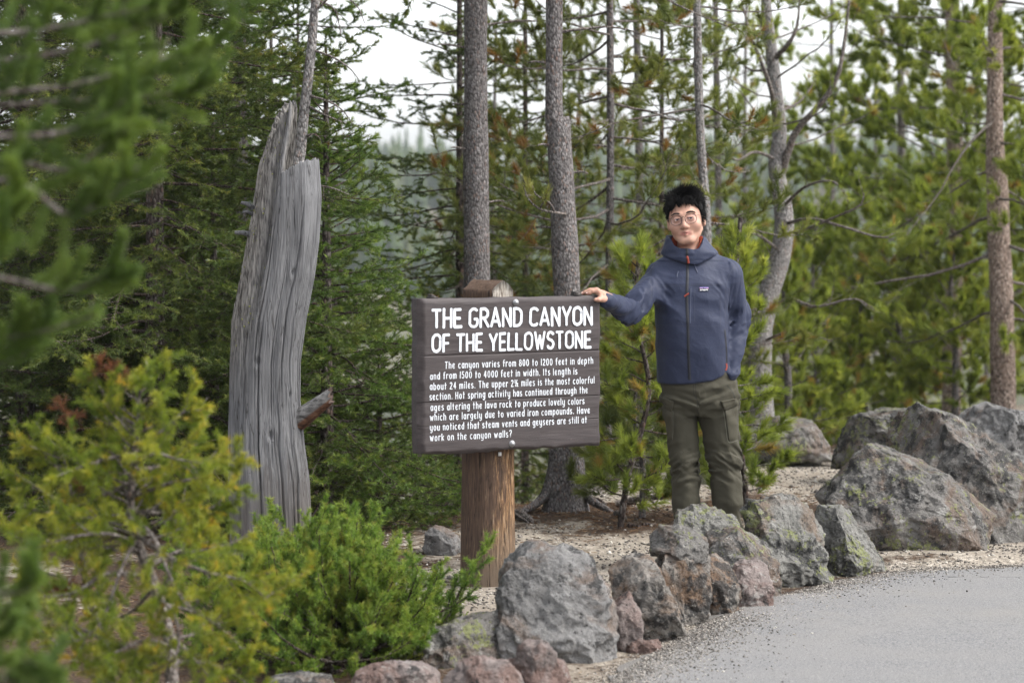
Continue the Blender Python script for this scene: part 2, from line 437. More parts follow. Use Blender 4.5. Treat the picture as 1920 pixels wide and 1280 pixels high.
x3 = rg.uniform(-1.2, 3.4, 30000); y3 = rg.uniform(9.4, 17.5, 30000)
ok = (x3 < np.interp(y3, PEY, PEX, right=9)) & (y3 < np.interp(x3, RIMX, RIMY) + 0.5) & (litter(x3, y3) < rg.uniform(0.2, 1.0, 30000))
X = np.concatenate([xx, x2, x3[ok]]); Y = np.concatenate([yy, y2, y3[ok]])
sz = np.concatenate([rg.uniform(0.001, 0.0045, 20000) * (1 + .6 * (rg.uniform(0, 1, 20000) > .9)), rg.uniform(0.003, 0.011, ok.sum()) * (1 + (rg.uniform(0, 1, ok.sum()) > 0.97))])
tag(gravel_mesh('gravel', X, Y, sz, vm.m, 6), 'loose tan and grey gravel chips strewn over the bare soil and along the path', 'gravel', kind='stuff')

# needle and twig litter under the trees
n = 9000
c = np.array(LITTER)[rg.integers(0, len(LITTER), n)]
lx = c[:, 0] + rg.normal(0, 0.55, n) * c[:, 2]; ly = c[:, 1] + rg.normal(0, 0.6, n) * c[:, 2]
ok = (ly < np.interp(lx, RIMX, RIMY) + 1) & (lx < np.interp(ly, PEY, PEX, right=9) - 0.1)
lx, ly = lx[ok], ly[ok]; n = len(lx)
a = rg.uniform(0, pi, n); L = rg.uniform(0.01, 0.05, n) * np.where(rg.uniform(0, 1, n) > 0.96, 3.5, 1)
wd = L * 0 + rg.uniform(0.001, 0.0022, n)
d = np.stack([np.cos(a), np.sin(a), rg.normal(0, 0.12, n)], -1)
p0 = np.stack([lx, ly, ground_z(lx, ly) + 0.006], -1)
v, q = tubes(np.stack([p0 - d * L[:, None] / 2, p0, p0 + d * L[:, None] / 2 + np.array([0, 0, 0.002])], 1), np.repeat(wd[:, None], 3, 1), 3)
lm = M('dry_needles', 0.9, 0.1)
lm.color(lm.ramp(lm.attr(), [(0, (0.035, 0.022, 0.014)), (0.5, (0.12, 0.06, 0.03)), (1, (0.26, 0.19, 0.12))]))
tag(link_mesh('needle_litter', v, q, lm.m, tint=np.repeat(rg.uniform(0, 1, n), 9)), 'brown dropped needles and twigs lying on the soil under the trees', 'litter', kind='stuff')

# far forest on the plateau across the canyon
def far_forest():
    r = np.random.default_rng(8); n = 6000
    y = 318 + 660 * r.uniform(0, 1, n) ** 1.35; x = r.uniform(-0.34, 0.34, n) * y
    z = ground_z(x, y); h = r.uniform(7, 15, n); rad = h * r.uniform(0.11, 0.18, n)
    lay = 6; k = 7; V = []; F = []
    th = np.arange(k) * 2 * pi / k
    for l in range(lay):
        b = 0.06 + 0.94 * l / lay; t = min(1.0, b + 0.30)
        rr = rad * (1 - b) ** 0.8
        jit = r.uniform(0.55, 1.25, (n, k))
        ring = np.stack([x[:, None] + rr[:, None] * jit * np.cos(th + l), y[:, None] + rr[:, None] * jit * np.sin(th + l), (z + h * b)[:, None] + r.uniform(-0.4, 0.4, (n, k))], -1)
        tip = np.stack([x, y, z + h * t], -1)[:, None]
        V.append(np.concatenate([ring, tip], 1))
        b0 = np.arange(n)[:, None] * (k + 1) + l * n * (k + 1)
        i = np.arange(k)
        F.append(np.stack([b0 + i, b0 + (i + 1) % k, np.broadcast_to(b0 + k, (n, k))], -1).reshape(-1, 3))
    m = M('far_conifer', 0.9, 0.1)
    m.color(m.ramp(m.attr(), [(0, (0.030, 0.045, 0.022)), (0.6, (0.05, 0.072, 0.03)), (1, (0.085, 0.095, 0.045))]))
    t = np.tile(np.repeat(r.uniform(0, 1, n), k + 1), lay)
    o = link_mesh('distant_forest', np.concatenate([q.reshape(-1, 3) for q in V]), np.concatenate(F), m.m, smooth=False, tint=t)
    tag(o, 'hazy conifer forest covering the plateau across the canyon', 'forest', kind='stuff')
far_forest()

# air: haze box round the whole view
hb = bpy.data.meshes.new('haze')
x0, x1, y0, y1, z0, z1 = -620, 620, -62, 1500, -90, 60
hb.from_pydata([(x0, y0, z0), (x1, y0, z0), (x1, y1, z0), (x0, y1, z0), (x0, y0, z1), (x1, y0, z1), (x1, y1, z1), (x0, y1, z1)], [], [(3, 2, 1, 0), (4, 5, 6, 7), (0, 1, 5, 4), (1, 2, 6, 5), (2, 3, 7, 6), (3, 0, 4, 7)])
hm = bpy.data.materials.new('haze_air'); hm.use_nodes = True
for nd in list(hm.node_tree.nodes):
    if nd.type == 'BSDF_PRINCIPLED': hm.node_tree.nodes.remove(nd)
pvn = hm.node_tree.nodes.new('ShaderNodeVolumePrincipled'); pvn.inputs['Color'].default_value = (0.88, 0.93, 1.0, 1); pvn.inputs['Density'].default_value = 0.00028
pvn.inputs['Anisotropy'].default_value = 0.2
hm.node_tree.links.new(pvn.outputs[0], hm.node_tree.nodes['Material Output'].inputs['Volume'])
hb.materials.append(hm); ho = bpy.data.objects.new('haze', hb); COL.objects.link(ho)
tag(ho, 'thin pale haze hanging over the canyon and forest', 'haze', kind='stuff')
# ---------------------------------------------------------------- boulders
def rock_material(name, base, warm, warm_amt, green, dark, pale=0.5):
    m = M(name, 0.92, 0.2); m.coord(rand=True)
    a = m.noise(5.5, 6, 0.62, dist=0.6)
    c = m.ramp(a, [(0.28, tuple(x * 0.55 for x in base)), (0.48, base), (0.72, tuple(min(1, x * 1.45) for x in base))])
    wn_ = m.noise(3.6, 5, 0.6, dist=1.2)
    c = m.mix(m.ramp(wn_, [(0.62 - warm_amt, 0), (0.72 - warm_amt, 0.9)]), c, m.mix(m.noise(19, 4), warm, tuple(x * 0.55 for x in warm)))
    # crust lichen: dark, pale and yellow-green patches with lobed outlines
    dk = m.math('ADD', m.noise(13, 6, 0.72), m.math('MULTIPLY', m.noise(3.1, 3), 0.55))
    c = m.mix(m.ramp(dk, [(0.86 - dark, 0), (0.91 - dark, 0.85)]), c, (0.045, 0.045, 0.045))
    pl = m.math('ADD', m.noise(21, 5, 0.7, dist=0.8), m.math('MULTIPLY', m.noise(4.7, 3), 0.45))
    c = m.mix(m.ramp(pl, [(0.89 - 0.06 * pale, 0), (0.94 - 0.06 * pale, 0.6)]), c, (0.36, 0.352, 0.33))
    gl = m.math('ADD', m.noise(38, 5, 0.72), m.math('MULTIPLY', m.noise(5.1, 4), 0.75))
    c = m.mix(m.ramp(gl, [(1.10 - green, 0), (1.16 - green, 0.8)]), c, m.mix(m.noise(60, 2), (0.25, 0.27, 0.085), (0.17, 0.185, 0.095)))
    sp = m.math('ADD', m.math('MULTIPLY', m.noise(85, 4, 0.8), .62), m.math('MULTIPLY', m.noise(36, 4, 0.75), .38))
    c = m.mix(m.ramp(sp, [(0.38, 0.92), (0.45, 0.0)]), c, (0.030, 0.028, 0.027))
    c = m.mix(m.ramp(sp, [(0.57, 0.0), (0.66, 0.75)]), c, (0.42, 0.405, 0.37))
    m.color(c)
    b = m.bump(m.noise(9, 8, 0.70), 1.0, 0.06)
    b = m.bump(m.noise(34, 6, 0.7), 0.9, 0.02, b)
    pits = m.ramp(m.voro(48), [(0.0, 0.0), (0.33, 1.0)])
    b = m.bump(pits, 0.35, 0.006, b)
    m.bump(sp, 0.5, 0.004, b)
    return m.m
RM = {
    'grey': rock_material('grey_lichen_rock', (0.200, 0.196, 0.192), (0.232, 0.176, 0.142), 0.08, 0.10, 0.02, 0.9),
    'orange': rock_material('orange_stained_rock', (0.200, 0.184, 0.166), (0.232, 0.150, 0.099), 0.16, 0.09, 0.03, 0.8),
    'pink': rock_material('pink_rock', (0.220, 0.184, 0.172), (0.232, 0.155, 0.133), 0.16, 0.04, 0.0, 0.8),
    'green': rock_material('green_grey_rock', (0.188, 0.184, 0.170), (0.224, 0.172, 0.133), 0.08, 0.135, 0.05, 0.9),
    'dark': rock_material('dark_lichen_rock', (0.164, 0.156, 0.146), (0.194, 0.144, 0.114), 0.12, 0.12, 0.06, 1.0),
}
def rock(outline, Y, thick, mat, label, seed, cuts=(), sub=6, rough=1.0, power=0.54, strata=0.0, group=None, top_power=None):
    """boulder whose face towards the path fills the outline (photo px); its own depth, thickness and broken faces"""
    r = np.random.default_rng(seed)
    pts = np.array([at(px, py, Y) for px, py in outline])
    c3 = (pts.min(0) + pts.max(0)) / 2
    q = pts[:, [0, 2]] - c3[[0, 2]]
    d, f = ICO[sub]
    phi = np.arctan2(d[:, 2], d[:, 0])
    e0 = q; e1 = np.roll(q, -1, 0)
    ux, uz = np.cos(phi), np.sin(phi)
    rad = np.zeros(len(d))
    for a, b in zip(e0, e1):
        ex, ez = b - a
        det = ux * (-ez) + ex * uz
        det = np.where(np.abs(det) < 1e-12, 1e-12, det)
        t = (a[0] * (-ez) + ex * a[1]) / det
        s_ = (ux * a[1] - uz * a[0]) / det
        rad = np.where((t > 0) & (s_ >= -1e-6) & (s_ <= 1 + 1e-6), np.maximum(rad, t), rad)
    rad = np.where(rad == 0, np.median(rad[rad > 0]) if (rad > 0).any() else 0.1, rad)
    ch = np.hypot(d[:, 0], d[:, 2])
    P = np.stack([rad * ux * ch ** power, thick * np.sign(d[:, 1]) * np.abs(d[:, 1]) ** power, rad * uz * ch ** power], -1)
    rad = rad * (1.085 if group == W_ else 1.045); size = float(np.median(rad))
    # broken planes on the front
    for k in range(14):
        nrm = norm(np.array([r.normal(0, 0.75), -abs(r.normal(0.75, 0.4)), r.normal(0.25, 0.6)]))
        dd = (P @ nrm).max() * r.uniform(0.66, 0.92)
        ov = np.maximum(0, P @ nrm - dd); P = P - nrm * (ov * 0.97)[:, None]
    for nrm, fr in cuts:
        nrm = norm(np.array(nrm, float)); dd = (P @ nrm).max() * fr
        ov = np.maximum(0, P @ nrm - dd); P = P - nrm * (ov * 0.96)[:, None]
    off = r.uniform(0, 100, 3)
    nr = norm(P)
    wob = fbm((P + off) * (1.1 / size), 3, seed) * 0.06 * size
    rid = 1.1 * (0.4 - np.abs(fbm((P + off) * (2.6 / size), 4, seed + 3))) * 0.10 * size
    fine = fbm((P + off) * 20, 4, seed + 5) * 0.008 + fbm((P + off) * 70, 3, seed + 8) * 0.0025
    if strata:
        ph = P[:, 2] * 26 + 1.6 * fbm((P + off) * 5, 2, seed + 9) + P[:, 0] * 5
        rid = rid + strata * (np.abs((ph / pi) % 1 - 0.5) - 0.25) * 0.05
    P = P + nr * ((wob + rid - 0.02 * size) * rough + fine)[:, None]
    base = np.array([c3[0], Y, min(0.0, c3[2] + P[:, 2].min())])
    o = link_mesh('boulder', P + (c3 - base), f, RM[mat], loc=tuple(base))
    return tag(o, label, 'boulder', group)
W_ = 'boulders edging the path'
def rocks():
    rock([(905, 1310), (900, 1180), (908, 1110), (940, 1045), (1000, 1022), (1055, 1026), (1108, 1052), (1140, 1100), (1155, 1180), (1158, 1310)], 8.75, 0.20, 'grey', 'big rounded pale grey boulder with pitted face in front of the sign post', 1, group=W_, power=0.55, cuts=[((0.9, -0.5, 0.1), 0.86)])
    rock([(735, 1320), (745, 1245), (800, 1195), (850, 1165), (930, 1150), (960, 1200), (960, 1320)], 8.62, 0.18, 'dark', 'low dark grey boulder beside the green shrub, left of the big rounded one', 2, group=W_)
    rock([(645, 1330), (668, 1262), (720, 1243), (790, 1246), (826, 1270), (840, 1330)], 8.0, 0.12, 'pink', 'low pinkish boulder at the lower edge of the view below the green shrub', 3, sub=5, group=W_)
    rock([(815, 1340), (832, 1262), (880, 1232), (945, 1236), (985, 1275), (992, 1340)], 7.9, 0.11, 'pink', 'low boulder with a grey left side and pale pink right side, at the lower edge', 4, sub=5, group=W_)
    rock([(930, 1340), (945, 1240), (985, 1205), (1030, 1208), (1060, 1245), (1072, 1340)], 8.15, 0.10, 'pink', 'red and grey striped boulder leaning against the big rounded grey one', 5, sub=5, group=W_, strata=0.4)
    rock([(480, 1340), (505, 1272), (560, 1264), (620, 1270), (660, 1340)], 7.95, 0.12, 'dark', 'small dark stone under the shrub at the lower edge of the view', 6, sub=4, group=W_)
    rock([(1150, 1240), (1146, 1100), (1140, 1062), (1170, 1044), (1200, 1036), (1232, 1060), (1262, 1120), (1280, 1180), (1276, 1240)], 9.15, 0.17, 'orange', 'pointed orange-streaked boulder just right of the big rounded grey one', 7, group=W_, cuts=[((-0.55, -0.5, 0.65), 0.85), ((0.85, -0.4, 0.3), 0.94)])
    rock([(1150, 1260), (1152, 1118), (1178, 1110), (1204, 1150), (1206, 1260)], 8.9, 0.07, 'pink', 'narrow pink stone wedged between the rounded grey and pointed orange boulders', 8, sub=5, group=W_)
    rock([(1150, 1262), (1158, 1212), (1195, 1198), (1236, 1200), (1250, 1226), (1248, 1262)], 8.86, 0.09, 'pink', 'low flat pink stone at the foot of the pointed orange boulder', 9, sub=5, group=W_)
    rock([(1212, 1210), (1206, 1080), (1222, 1040), (1330, 1030), (1329, 1120), (1322, 1200), (1300, 1215)], 9.5, 0.17, 'orange', 'upright square boulder with brown stained face below the capstone', 10, group=W_, power=0.45)
    rock([(1219, 1045), (1222, 1000), (1240, 988), (1285, 986), (1322, 1000), (1328, 1030), (1322, 1050), (1270, 1052)], 9.5, 0.13, 'dark', 'flat brown capstone on top of the upright square boulder', 11, sub=5, group=W_, power=0.5)
    rock([(1320, 1205), (1318, 1090), (1322, 1046), (1345, 1040), (1370, 1056), (1388, 1110), (1386, 1190), (1370, 1205)], 9.72, 0.15, 'orange', 'tall narrow grey-orange slab between the square boulder and the pink block', 12, group=W_, sub=5)
    rock([(1376, 1175), (1372, 1075), (1385, 1050), (1420, 1046), (1442, 1062), (1448, 1110), (1444, 1165), (1420, 1178)], 9.85, 0.13, 'pink', 'squat pink block among the boulders edging the path', 13, group=W_, power=0.5, sub=5)
    rock([(1268, 1062), (1267, 985), (1272, 958), (1300, 950), (1345, 952), (1380, 962), (1388, 985), (1380, 1062)], 10.42, 0.13, 'green', 'flat-topped grey boulder hiding the feet of the man', 14, group=W_, strata=0.5, power=0.5)
    rock([(1318, 1120), (1318, 1000), (1345, 985), (1400, 984), (1435, 1000), (1458, 1042), (1470, 1085), (1470, 1140), (1400, 1150)], 10.12, 0.18, 'dark', 'dark veined sloping boulder above the pink block', 15, group=W_, strata=0.7, cuts=[((0.6, -0.2, 0.75), 0.74)])
    rock([(1392, 1120), (1390, 960), (1402, 940), (1470, 936), (1520, 950), (1545, 1000), (1560, 1060), (1566, 1105), (1500, 1130)], 10.55, 0.22, 'green', 'layered grey boulder with green lichen top beside the legs of the man', 16, group=W_, strata=1.0, cuts=[((0.75, -0.5, 0.4), 0.78)])
    rock([(1530, 1110), (1520, 1000), (1542, 952), (1580, 950), (1620, 985), (1650, 1030), (1666, 1070), (1664, 1105)], 10.85, 0.2, 'green', 'lichen-spotted boulder sloping down to the path before the largest rocks', 17, group=W_, cuts=[((0.7, -0.35, 0.6), 0.72)])
    rock([(1560, 1075), (1550, 960), (1535, 935), (1600, 868), (1650, 820), (1688, 828), (1760, 878), (1800, 905), (1870, 968), (1862, 990), (1838, 1062), (1740, 1068), (1660, 1040)], 11.6, 0.42, 'dark', 'large wedge-shaped grey boulder with pointed top and green lichen', 18, group='large boulders beyond the path', rough=0.8, cuts=[((-0.3, -0.75, 0.62), 0.72), ((0.42, -0.7, 0.55), 0.76), ((0.3, -0.6, -0.72), 0.80)])
    rock([(1640, 1070), (1668, 830), (1690, 780), (1730, 759), (1790, 775), (1850, 805), (1925, 870), (1990, 960), (2010, 1075)], 12.15, 0.45, 'dark', 'tallest dark boulder rising behind the wedge-shaped one', 19, group='large boulders beyond the path', cuts=[((0.5, -0.4, 0.75), 0.74), ((-0.3, -0.8, 0.3), 0.85)])
    rock([(1568, 880), (1572, 820), (1600, 785), (1670, 770), (1740, 768), (1790, 790), (1800, 880)], 14.2, 0.35, 'dark', 'low brown-grey boulder behind the wedge-shaped one', 20, sub=5, group='large boulders beyond the path')
    rock([(1780, 900), (1788, 800), (1820, 768), (1860, 761), (1910, 772), (1985, 800), (2010, 900)], 13.3, 0.4, 'grey', 'pale grey white-flecked boulder behind the tallest one', 21, sub=5, group='large boulders beyond the path')
    rock([(1395, 865), (1402, 810), (1425, 788), (1480, 781), (1525, 788), (1548, 812), (1556, 862)], 15.6, 0.32, 'dark', 'rounded dark boulder at the far side of the bare soil under pine branches', 22, sub=5)
    rock([(793, 1050), (798, 1000), (815, 984), (840, 990), (862, 1010), (872, 1050)], 11.6, 0.10, 'grey', 'small grey rock on the soil just left of the sign post', 23, sub=4)
    rock([(1835, 1075), (1842, 1052), (1862, 1044), (1876, 1060), (1880, 1075)], 11.2, 0.05, 'pink', 'small pinkish stone at the foot of the tallest boulder', 24, sub=4)
    rock([(1560, 1112), (1562, 1098), (1575, 1090), (1590, 1098), (1592, 1112)], 10.55, 0.035, 'pink', 'fist-sized pale stone on the gravel at the foot of the layered boulder', 25, sub=3)
rocks()
# ---------------------------------------------------------------- the sign
TH = R(30.6); BT = 0.07
FC = np.array([0.002, 10.31]); BX = np.array([cos(TH), sin(TH)]); BNb = np.array([-sin(TH), cos(TH)])
BW, BZ0, BZ1 = 0.904, 0.597, 1.259
POSTC = FC + BNb * 0.172 + BX * (-0.022)
sign = empty('wooden_sign', (POSTC[0], POSTC[1], 0), TH)
tag(sign, 'dark brown plank sign with white hand-painted lettering on a worn round post', 'sign')
# local frame: x along the board, y into the board, z up, origin at post foot
def board_uv(px, py):
    """local (x,z) on the front face seen at a photo pixel"""
    d = _f + _r * ((px - 960) / FPX) + _u * ((640 - py) / FPX)
    n2 = BNb
    t = (FC @ n2) / (d[:2] @ n2)
    p = d * t
    return (p[:2] - POSTC) @ BX, p[2] + CAM_Z
FY = -0.172       # local y of the front face
cxb = (FC - POSTC) @ BX
bx0, bx1 = cxb - BW / 2, cxb + BW / 2
wm = M('brown_painted_planks', 0.62, 0.35)
g = wm.noise(6, 6, 0.6, vec=wm.scaled((0.9, 5, 9)))
g2 = wm.noise(6, 5, 0.65, vec=wm.scaled((2.2, 9, 60)))
cc = wm.ramp(g, [(0.3, (0.030, 0.0235, 0.0235)), (0.55, (0.044, 0.035, 0.035)), (0.75, (0.062, 0.052, 0.051))])
cc = wm.mix(wm.ramp(g2, [(0.26, 0.75), (0.36, 0.0)]), cc, (0.014, 0.011, 0.011))
cc = wm.mix(wm.ramp(wm.noise(55, 3, 0.6, vec=wm.scaled((0.3, 1, 1.4))), [(0.70, 0), (0.76, 0.5)]), cc, (0.16, 0.12, 0.10))
wm.color(cc); bb = wm.bump(g2, 0.45, 0.004); wm.bump(g, 0.3, 0.006, bb)
SEAM = [board_uv(900, 664)[1], board_uv(900, 750)[1], board_uv(900, 795)[1]]
def board():
    xs = np.linspace(0, BW, 110)
    zs = list(np.linspace(0, BZ1 - BZ0, 84))
    for s in SEAM: zs += [s - BZ0 + k * 0.0016 for k in (-1.5, -0.7, 0, 0.7, 1.5)]
    zs = np.array(sorted(zs)); nx, nz = len(xs), len(zs)
    X, Z = np.meshgrid(xs, zs, indexing='ij'); H = BZ1 - BZ0
    n1 = lambda a, s_, sd: vnoise(np.stack([a * s_, 0 * a + sd, 0 * a], -1), 77)
    # hand-hewn scalloped edges
    Zo = Z.copy(); Xo = X.copy()
    sb = 0.010 * (np.abs(n1(X, 13, 1.2)) + 0.4 * np.abs(n1(X, 31, 4.4)))
    Zo = Z + sb * np.clip(1 - Z / 0.03, 0, 1) - 0.004 * np.abs(n1(X, 9, 7.3)) * np.clip(1 - (H - Z) / 0.03, 0, 1)
    se = 0.006 * np.abs(n1(Z, 14, 2.2))
    Xo = X + se * np.clip(1 - X / 0.04, 0, 1) - 0.005 * np.abs(n1(Z, 12, 5.1)) * np.clip(1 - (BW - X) / 0.04, 0, 1)
    def cham(dist, w, dep): return dep * np.clip(1 - dist / w, 0, 1) ** 0.9
    wl = 0.022 * (0.65 + 0.55 * np.abs(n1(Z, 11, 3.3)) + 0.3 * np.abs(n1(Z, 29, 8.0)))
    wb = 0.016 * (0.5 + 0.9 * np.abs(n1(X, 12, 6.3)))
    y = np.maximum.reduce([cham(X, wl, 0.024), cham(BW - X, wb * 0.7, 0.010), cham(Z, wb, 0.016), cham(H - Z, 0.010 + 0.012 * np.abs(n1(X, 8, 9.1)), 0.010)])
    for s in SEAM: y = np.maximum(y, 0.005 * np.clip(1 - np.abs(Z - (s - BZ0) - 0.0006 * n1(X, 6, s * 9)) / 0.0022, 0, 1))
    pl = np.digitize(Z, [s - BZ0 for s in SEAM])
    y = np.maximum(y + np.array([0.0012, 0, 0.0016, 0.0004])[pl] + 0.0014 * fbm(np.stack([X * 2.5, Z * 26, pl * 3.0], -1), 4, 70), 0)
    front = np.stack([bx0 + Xo, FY + y, BZ0 + Zo], -1)
    i = np.arange(nx * nz).reshape(nx, nz)
    q = np.stack([i[:-1, :-1], i[1:, :-1], i[1:, 1:], i[:-1, 1:]], -1).reshape(-1, 4)
    mb = MB(); mb.add(front, q)
    loop = np.concatenate([i[:, 0], i[-1, 1:], i[::-1, -1][1:], i[0, ::-1][1:-1]])
    e = front.reshape(-1, 3)[loop]; n = len(e)
    rings = [e.copy() for _ in range(3)]
    rings[1][:, 1] = FY + BT * 0.6; rings[2][:, 1] = FY + BT
    a = np.arange(n); b = (a + 1) % n
    mb.add(np.vstack(rings), np.vstack([np.stack([a + k * n, a + (k + 1) * n, b + (k + 1) * n, b + k * n], -1) for k in range(2)]))
    back = front.copy(); back[..., 1] = FY + BT
    mb.add(back, q[:, ::-1])
    return mb.build('board', wm.m, sign)
BOARD = board()

# ---- hand-lettered stroke alphabet
def arc(cx, cy, rx, ry, a0, a1, n=14):
    t = np.radians(np.linspace(a0, a1, n)); return [(cx + rx * cos(x), cy + ry * sin(x)) for x in t]
def oval(w, h, y0=0.0, n=22): return arc(w / 2, y0 + h / 2, w / 2, h / 2, 90, 450, n)
XH = 0.68
def glyphs(bold):
    G = {}
    def g(ch, w, *st): G[ch] = (w, st)
    g('T', .46, [(0, 1), (.46, 1)], [(.23, 1), (.23, 0)])
    g('H', .44, [(0, 1), (0, 0)], [(.44, 1), (.44, 0)], [(0, .5), (.44, .5)])
    g('E', .36, [(0, 1), (0, 0)], [(0, 1), (.36, 1)], [(0, .5), (.32, .5)], [(0, 0), (.38, 0)])
    g('G', .46, arc(.24, .76, .24, .24, 40, 180) + arc(.24, .24, .24, .24, 180, 360), [(.47, .24), (.47, .40)], [(.47, .42), (.30, .42)])
    g('R', .44, [(0, 1), (0, 0)], [(0, 1)] + arc(.20, .74, .24, .26, 90, -90, 12) + [(0, .48)], [(.20, .48), (.48, 0)])
    g('A', .52, [(0, 0), (.26, 1)], [(.26, 1), (.52, 0)], [(.08, .27), (.44, .27)])
    g('N', .46, [(0, 0), (0, 1)], [(0, 1), (.46, 0)], [(.46, 0), (.46, 1)])
    g('D', .46, [(0, 1), (0, 0)], [(0, 1)] + arc(.14, .68, .32, .32, 90, 0, 8) + arc(.14, .32, .32, .32, 0, -90, 8) + [(0, 0)])
    g('C', .44, arc(.24, .74, .24, .26, 35, 180) + arc(.24, .26, .24, .26, 180, 325))
    g('Y', .48, [(0, 1), (.24, .45)], [(.48, 1), (.24, .45)], [(.24, .45), (.24, 0)])
    g('O', .50, arc(.25, .70, .25, .30, 0, 180) + arc(.25, .30, .25, .30, 180, 360) + [(.5, .70)])
    g('F', .36, [(0, 1), (0, 0)], [(0, 1), (.36, 1)], [(0, .5), (.31, .5)])
    g('L', .36, [(0, 1), (0, 0)], [(0, 0), (.37, 0)])
    g('W', .66, [(0, 1), (.18, 0)], [(.18, 0), (.33, .80)], [(.33, .80), (.48, 0)], [(.48, 0), (.66, 1)])
    g('S', .42, arc(.21, .76, .20, .24, 30, 230, 12) + arc(.21, .25, .21, .25, 60, -150, 14))
    g('I', .02, [(.01, 1), (.01, 0)])
    x = XH
    g('a', .40, oval(.38, x), [(.40, x), (.40, 0)])
    g('b', .40, [(0, 1), (0, 0)], oval(.40, x))
    g('c', .36, arc(.20, x / 2, .20, x / 2, 50, 310))
    g('d', .40, oval(.38, x), [(.40, 1), (.40, 0)])
    g('e', .38, arc(.20, x / 2, .20, x / 2, 40, 315), [(.02, x * .52), (.30, x * .52)])
    g('f', .26, arc(.26, .82, .15, .18, 70, 180, 8) + [(.11, 0)], [(0, .62), (.26, .62)])
    g('g', .40, oval(.38, x), [(.40, x), (.40, -.12)] + arc(.20, -.14, .20, .18, 0, -140, 8))
    g('h', .38, [(0, 1), (0, 0)], [(0, .42)] + arc(.19, x - .2, .19, .2, 170, 0, 8) + [(.38, 0)])
    g('i', .02, [(.01, x), (.01, 0)], [(.01, .90), (.01, .93)])
    g('k', .36, [(0, 1), (0, 0)], [(.34, x), (.02, .28)], [(.10, .36), (.36, 0)])
    g('l', .02, [(.01, 1.02), (.01, 0)])
    g('m', .62, [(0, x), (0, 0)], [(0, .42)] + arc(.155, x - .18, .155, .18, 170, 0, 7) + [(.31, 0)], [(.31, .42)] + arc(.465, x - .18, .155, .18, 170, 0, 7) + [(.62, 0)])
    g('n', .38, [(0, x), (0, 0)], [(0, .42)] + arc(.19, x - .2, .19, .2, 170, 0, 8) + [(.38, 0)])
    g('o', .40, oval(.40, x))
    g('p', .40, [(0, x), (0, -.32)], oval(.40, x))
    g('r', .26, [(0, x), (0, 0)], [(0, .40)] + arc(.20, x - .22, .18, .22, 165, 50, 6))
    g('s', .32, arc(.16, x * .74, .15, x * .26, 40, 225, 9) + arc(.16, x * .25, .16, x * .25, 55, -145, 10))
    g('t', .28, [(.12, .95), (.12, 0)], [(0, .64), (.28, .64)])
    g('u', .38, [(0, x)] + arc(.19, .2, .19, .2, 180, 350, 8), [(.38, x), (.38, 0)])
    g('v', .38, [(0, x), (.19, 0)], [(.19, 0), (.38, x)])
    g('w', .58, [(0, x), (.15, 0)], [(.15, 0), (.29, x * .8)], [(.29, x * .8), (.43, 0)], [(.43, 0), (.58, x)])
    g('y', .40, [(0, x)] + arc(.19, .24, .19, .22, 180, 350, 8), [(.39, x), (.39, -.10)] + arc(.19, -.12, .20, .2, 0, -130, 8))
    g('0', .42, oval(.42, .95)); g('1', .06, [(.03, .97), (.03, 0)])
    g('2', .40, arc(.19, .72, .19, .23, 160, -25, 10) + [(0, .02)], [(0, 0), (.42, 0)])
    g('4', .42, [(.28, .97), (0, .32)], [(0, .30), (.42, .30)], [(.30, .97), (.30, 0)])
    g('5', .38, [(.36, .95), (.05, .95)], [(.05, .95), (.02, .55)] + arc(.17, .30, .21, .30, 110, -140, 12))
    g('8', .40, oval(.34, .46, .50), oval(.40, .50, 0.0))
    g('.', .05, [(.02, .02), (.03, .05)])
    g('?', .36, arc(.18, .76, .18, .22, 160, -50, 10) + [(.18, .42), (.18, .26)], [(.18, .02), (.18, .04)])
    g('½', .60, [(.05, .98), (.05, .52)], [(.10, .0), (.46, .98)], arc(.50, .34, .11, .12, 160, -25, 6) + [(.38, .02)], [(.38, 0), (.64, 0)])
    return G
GL = glyphs(True)
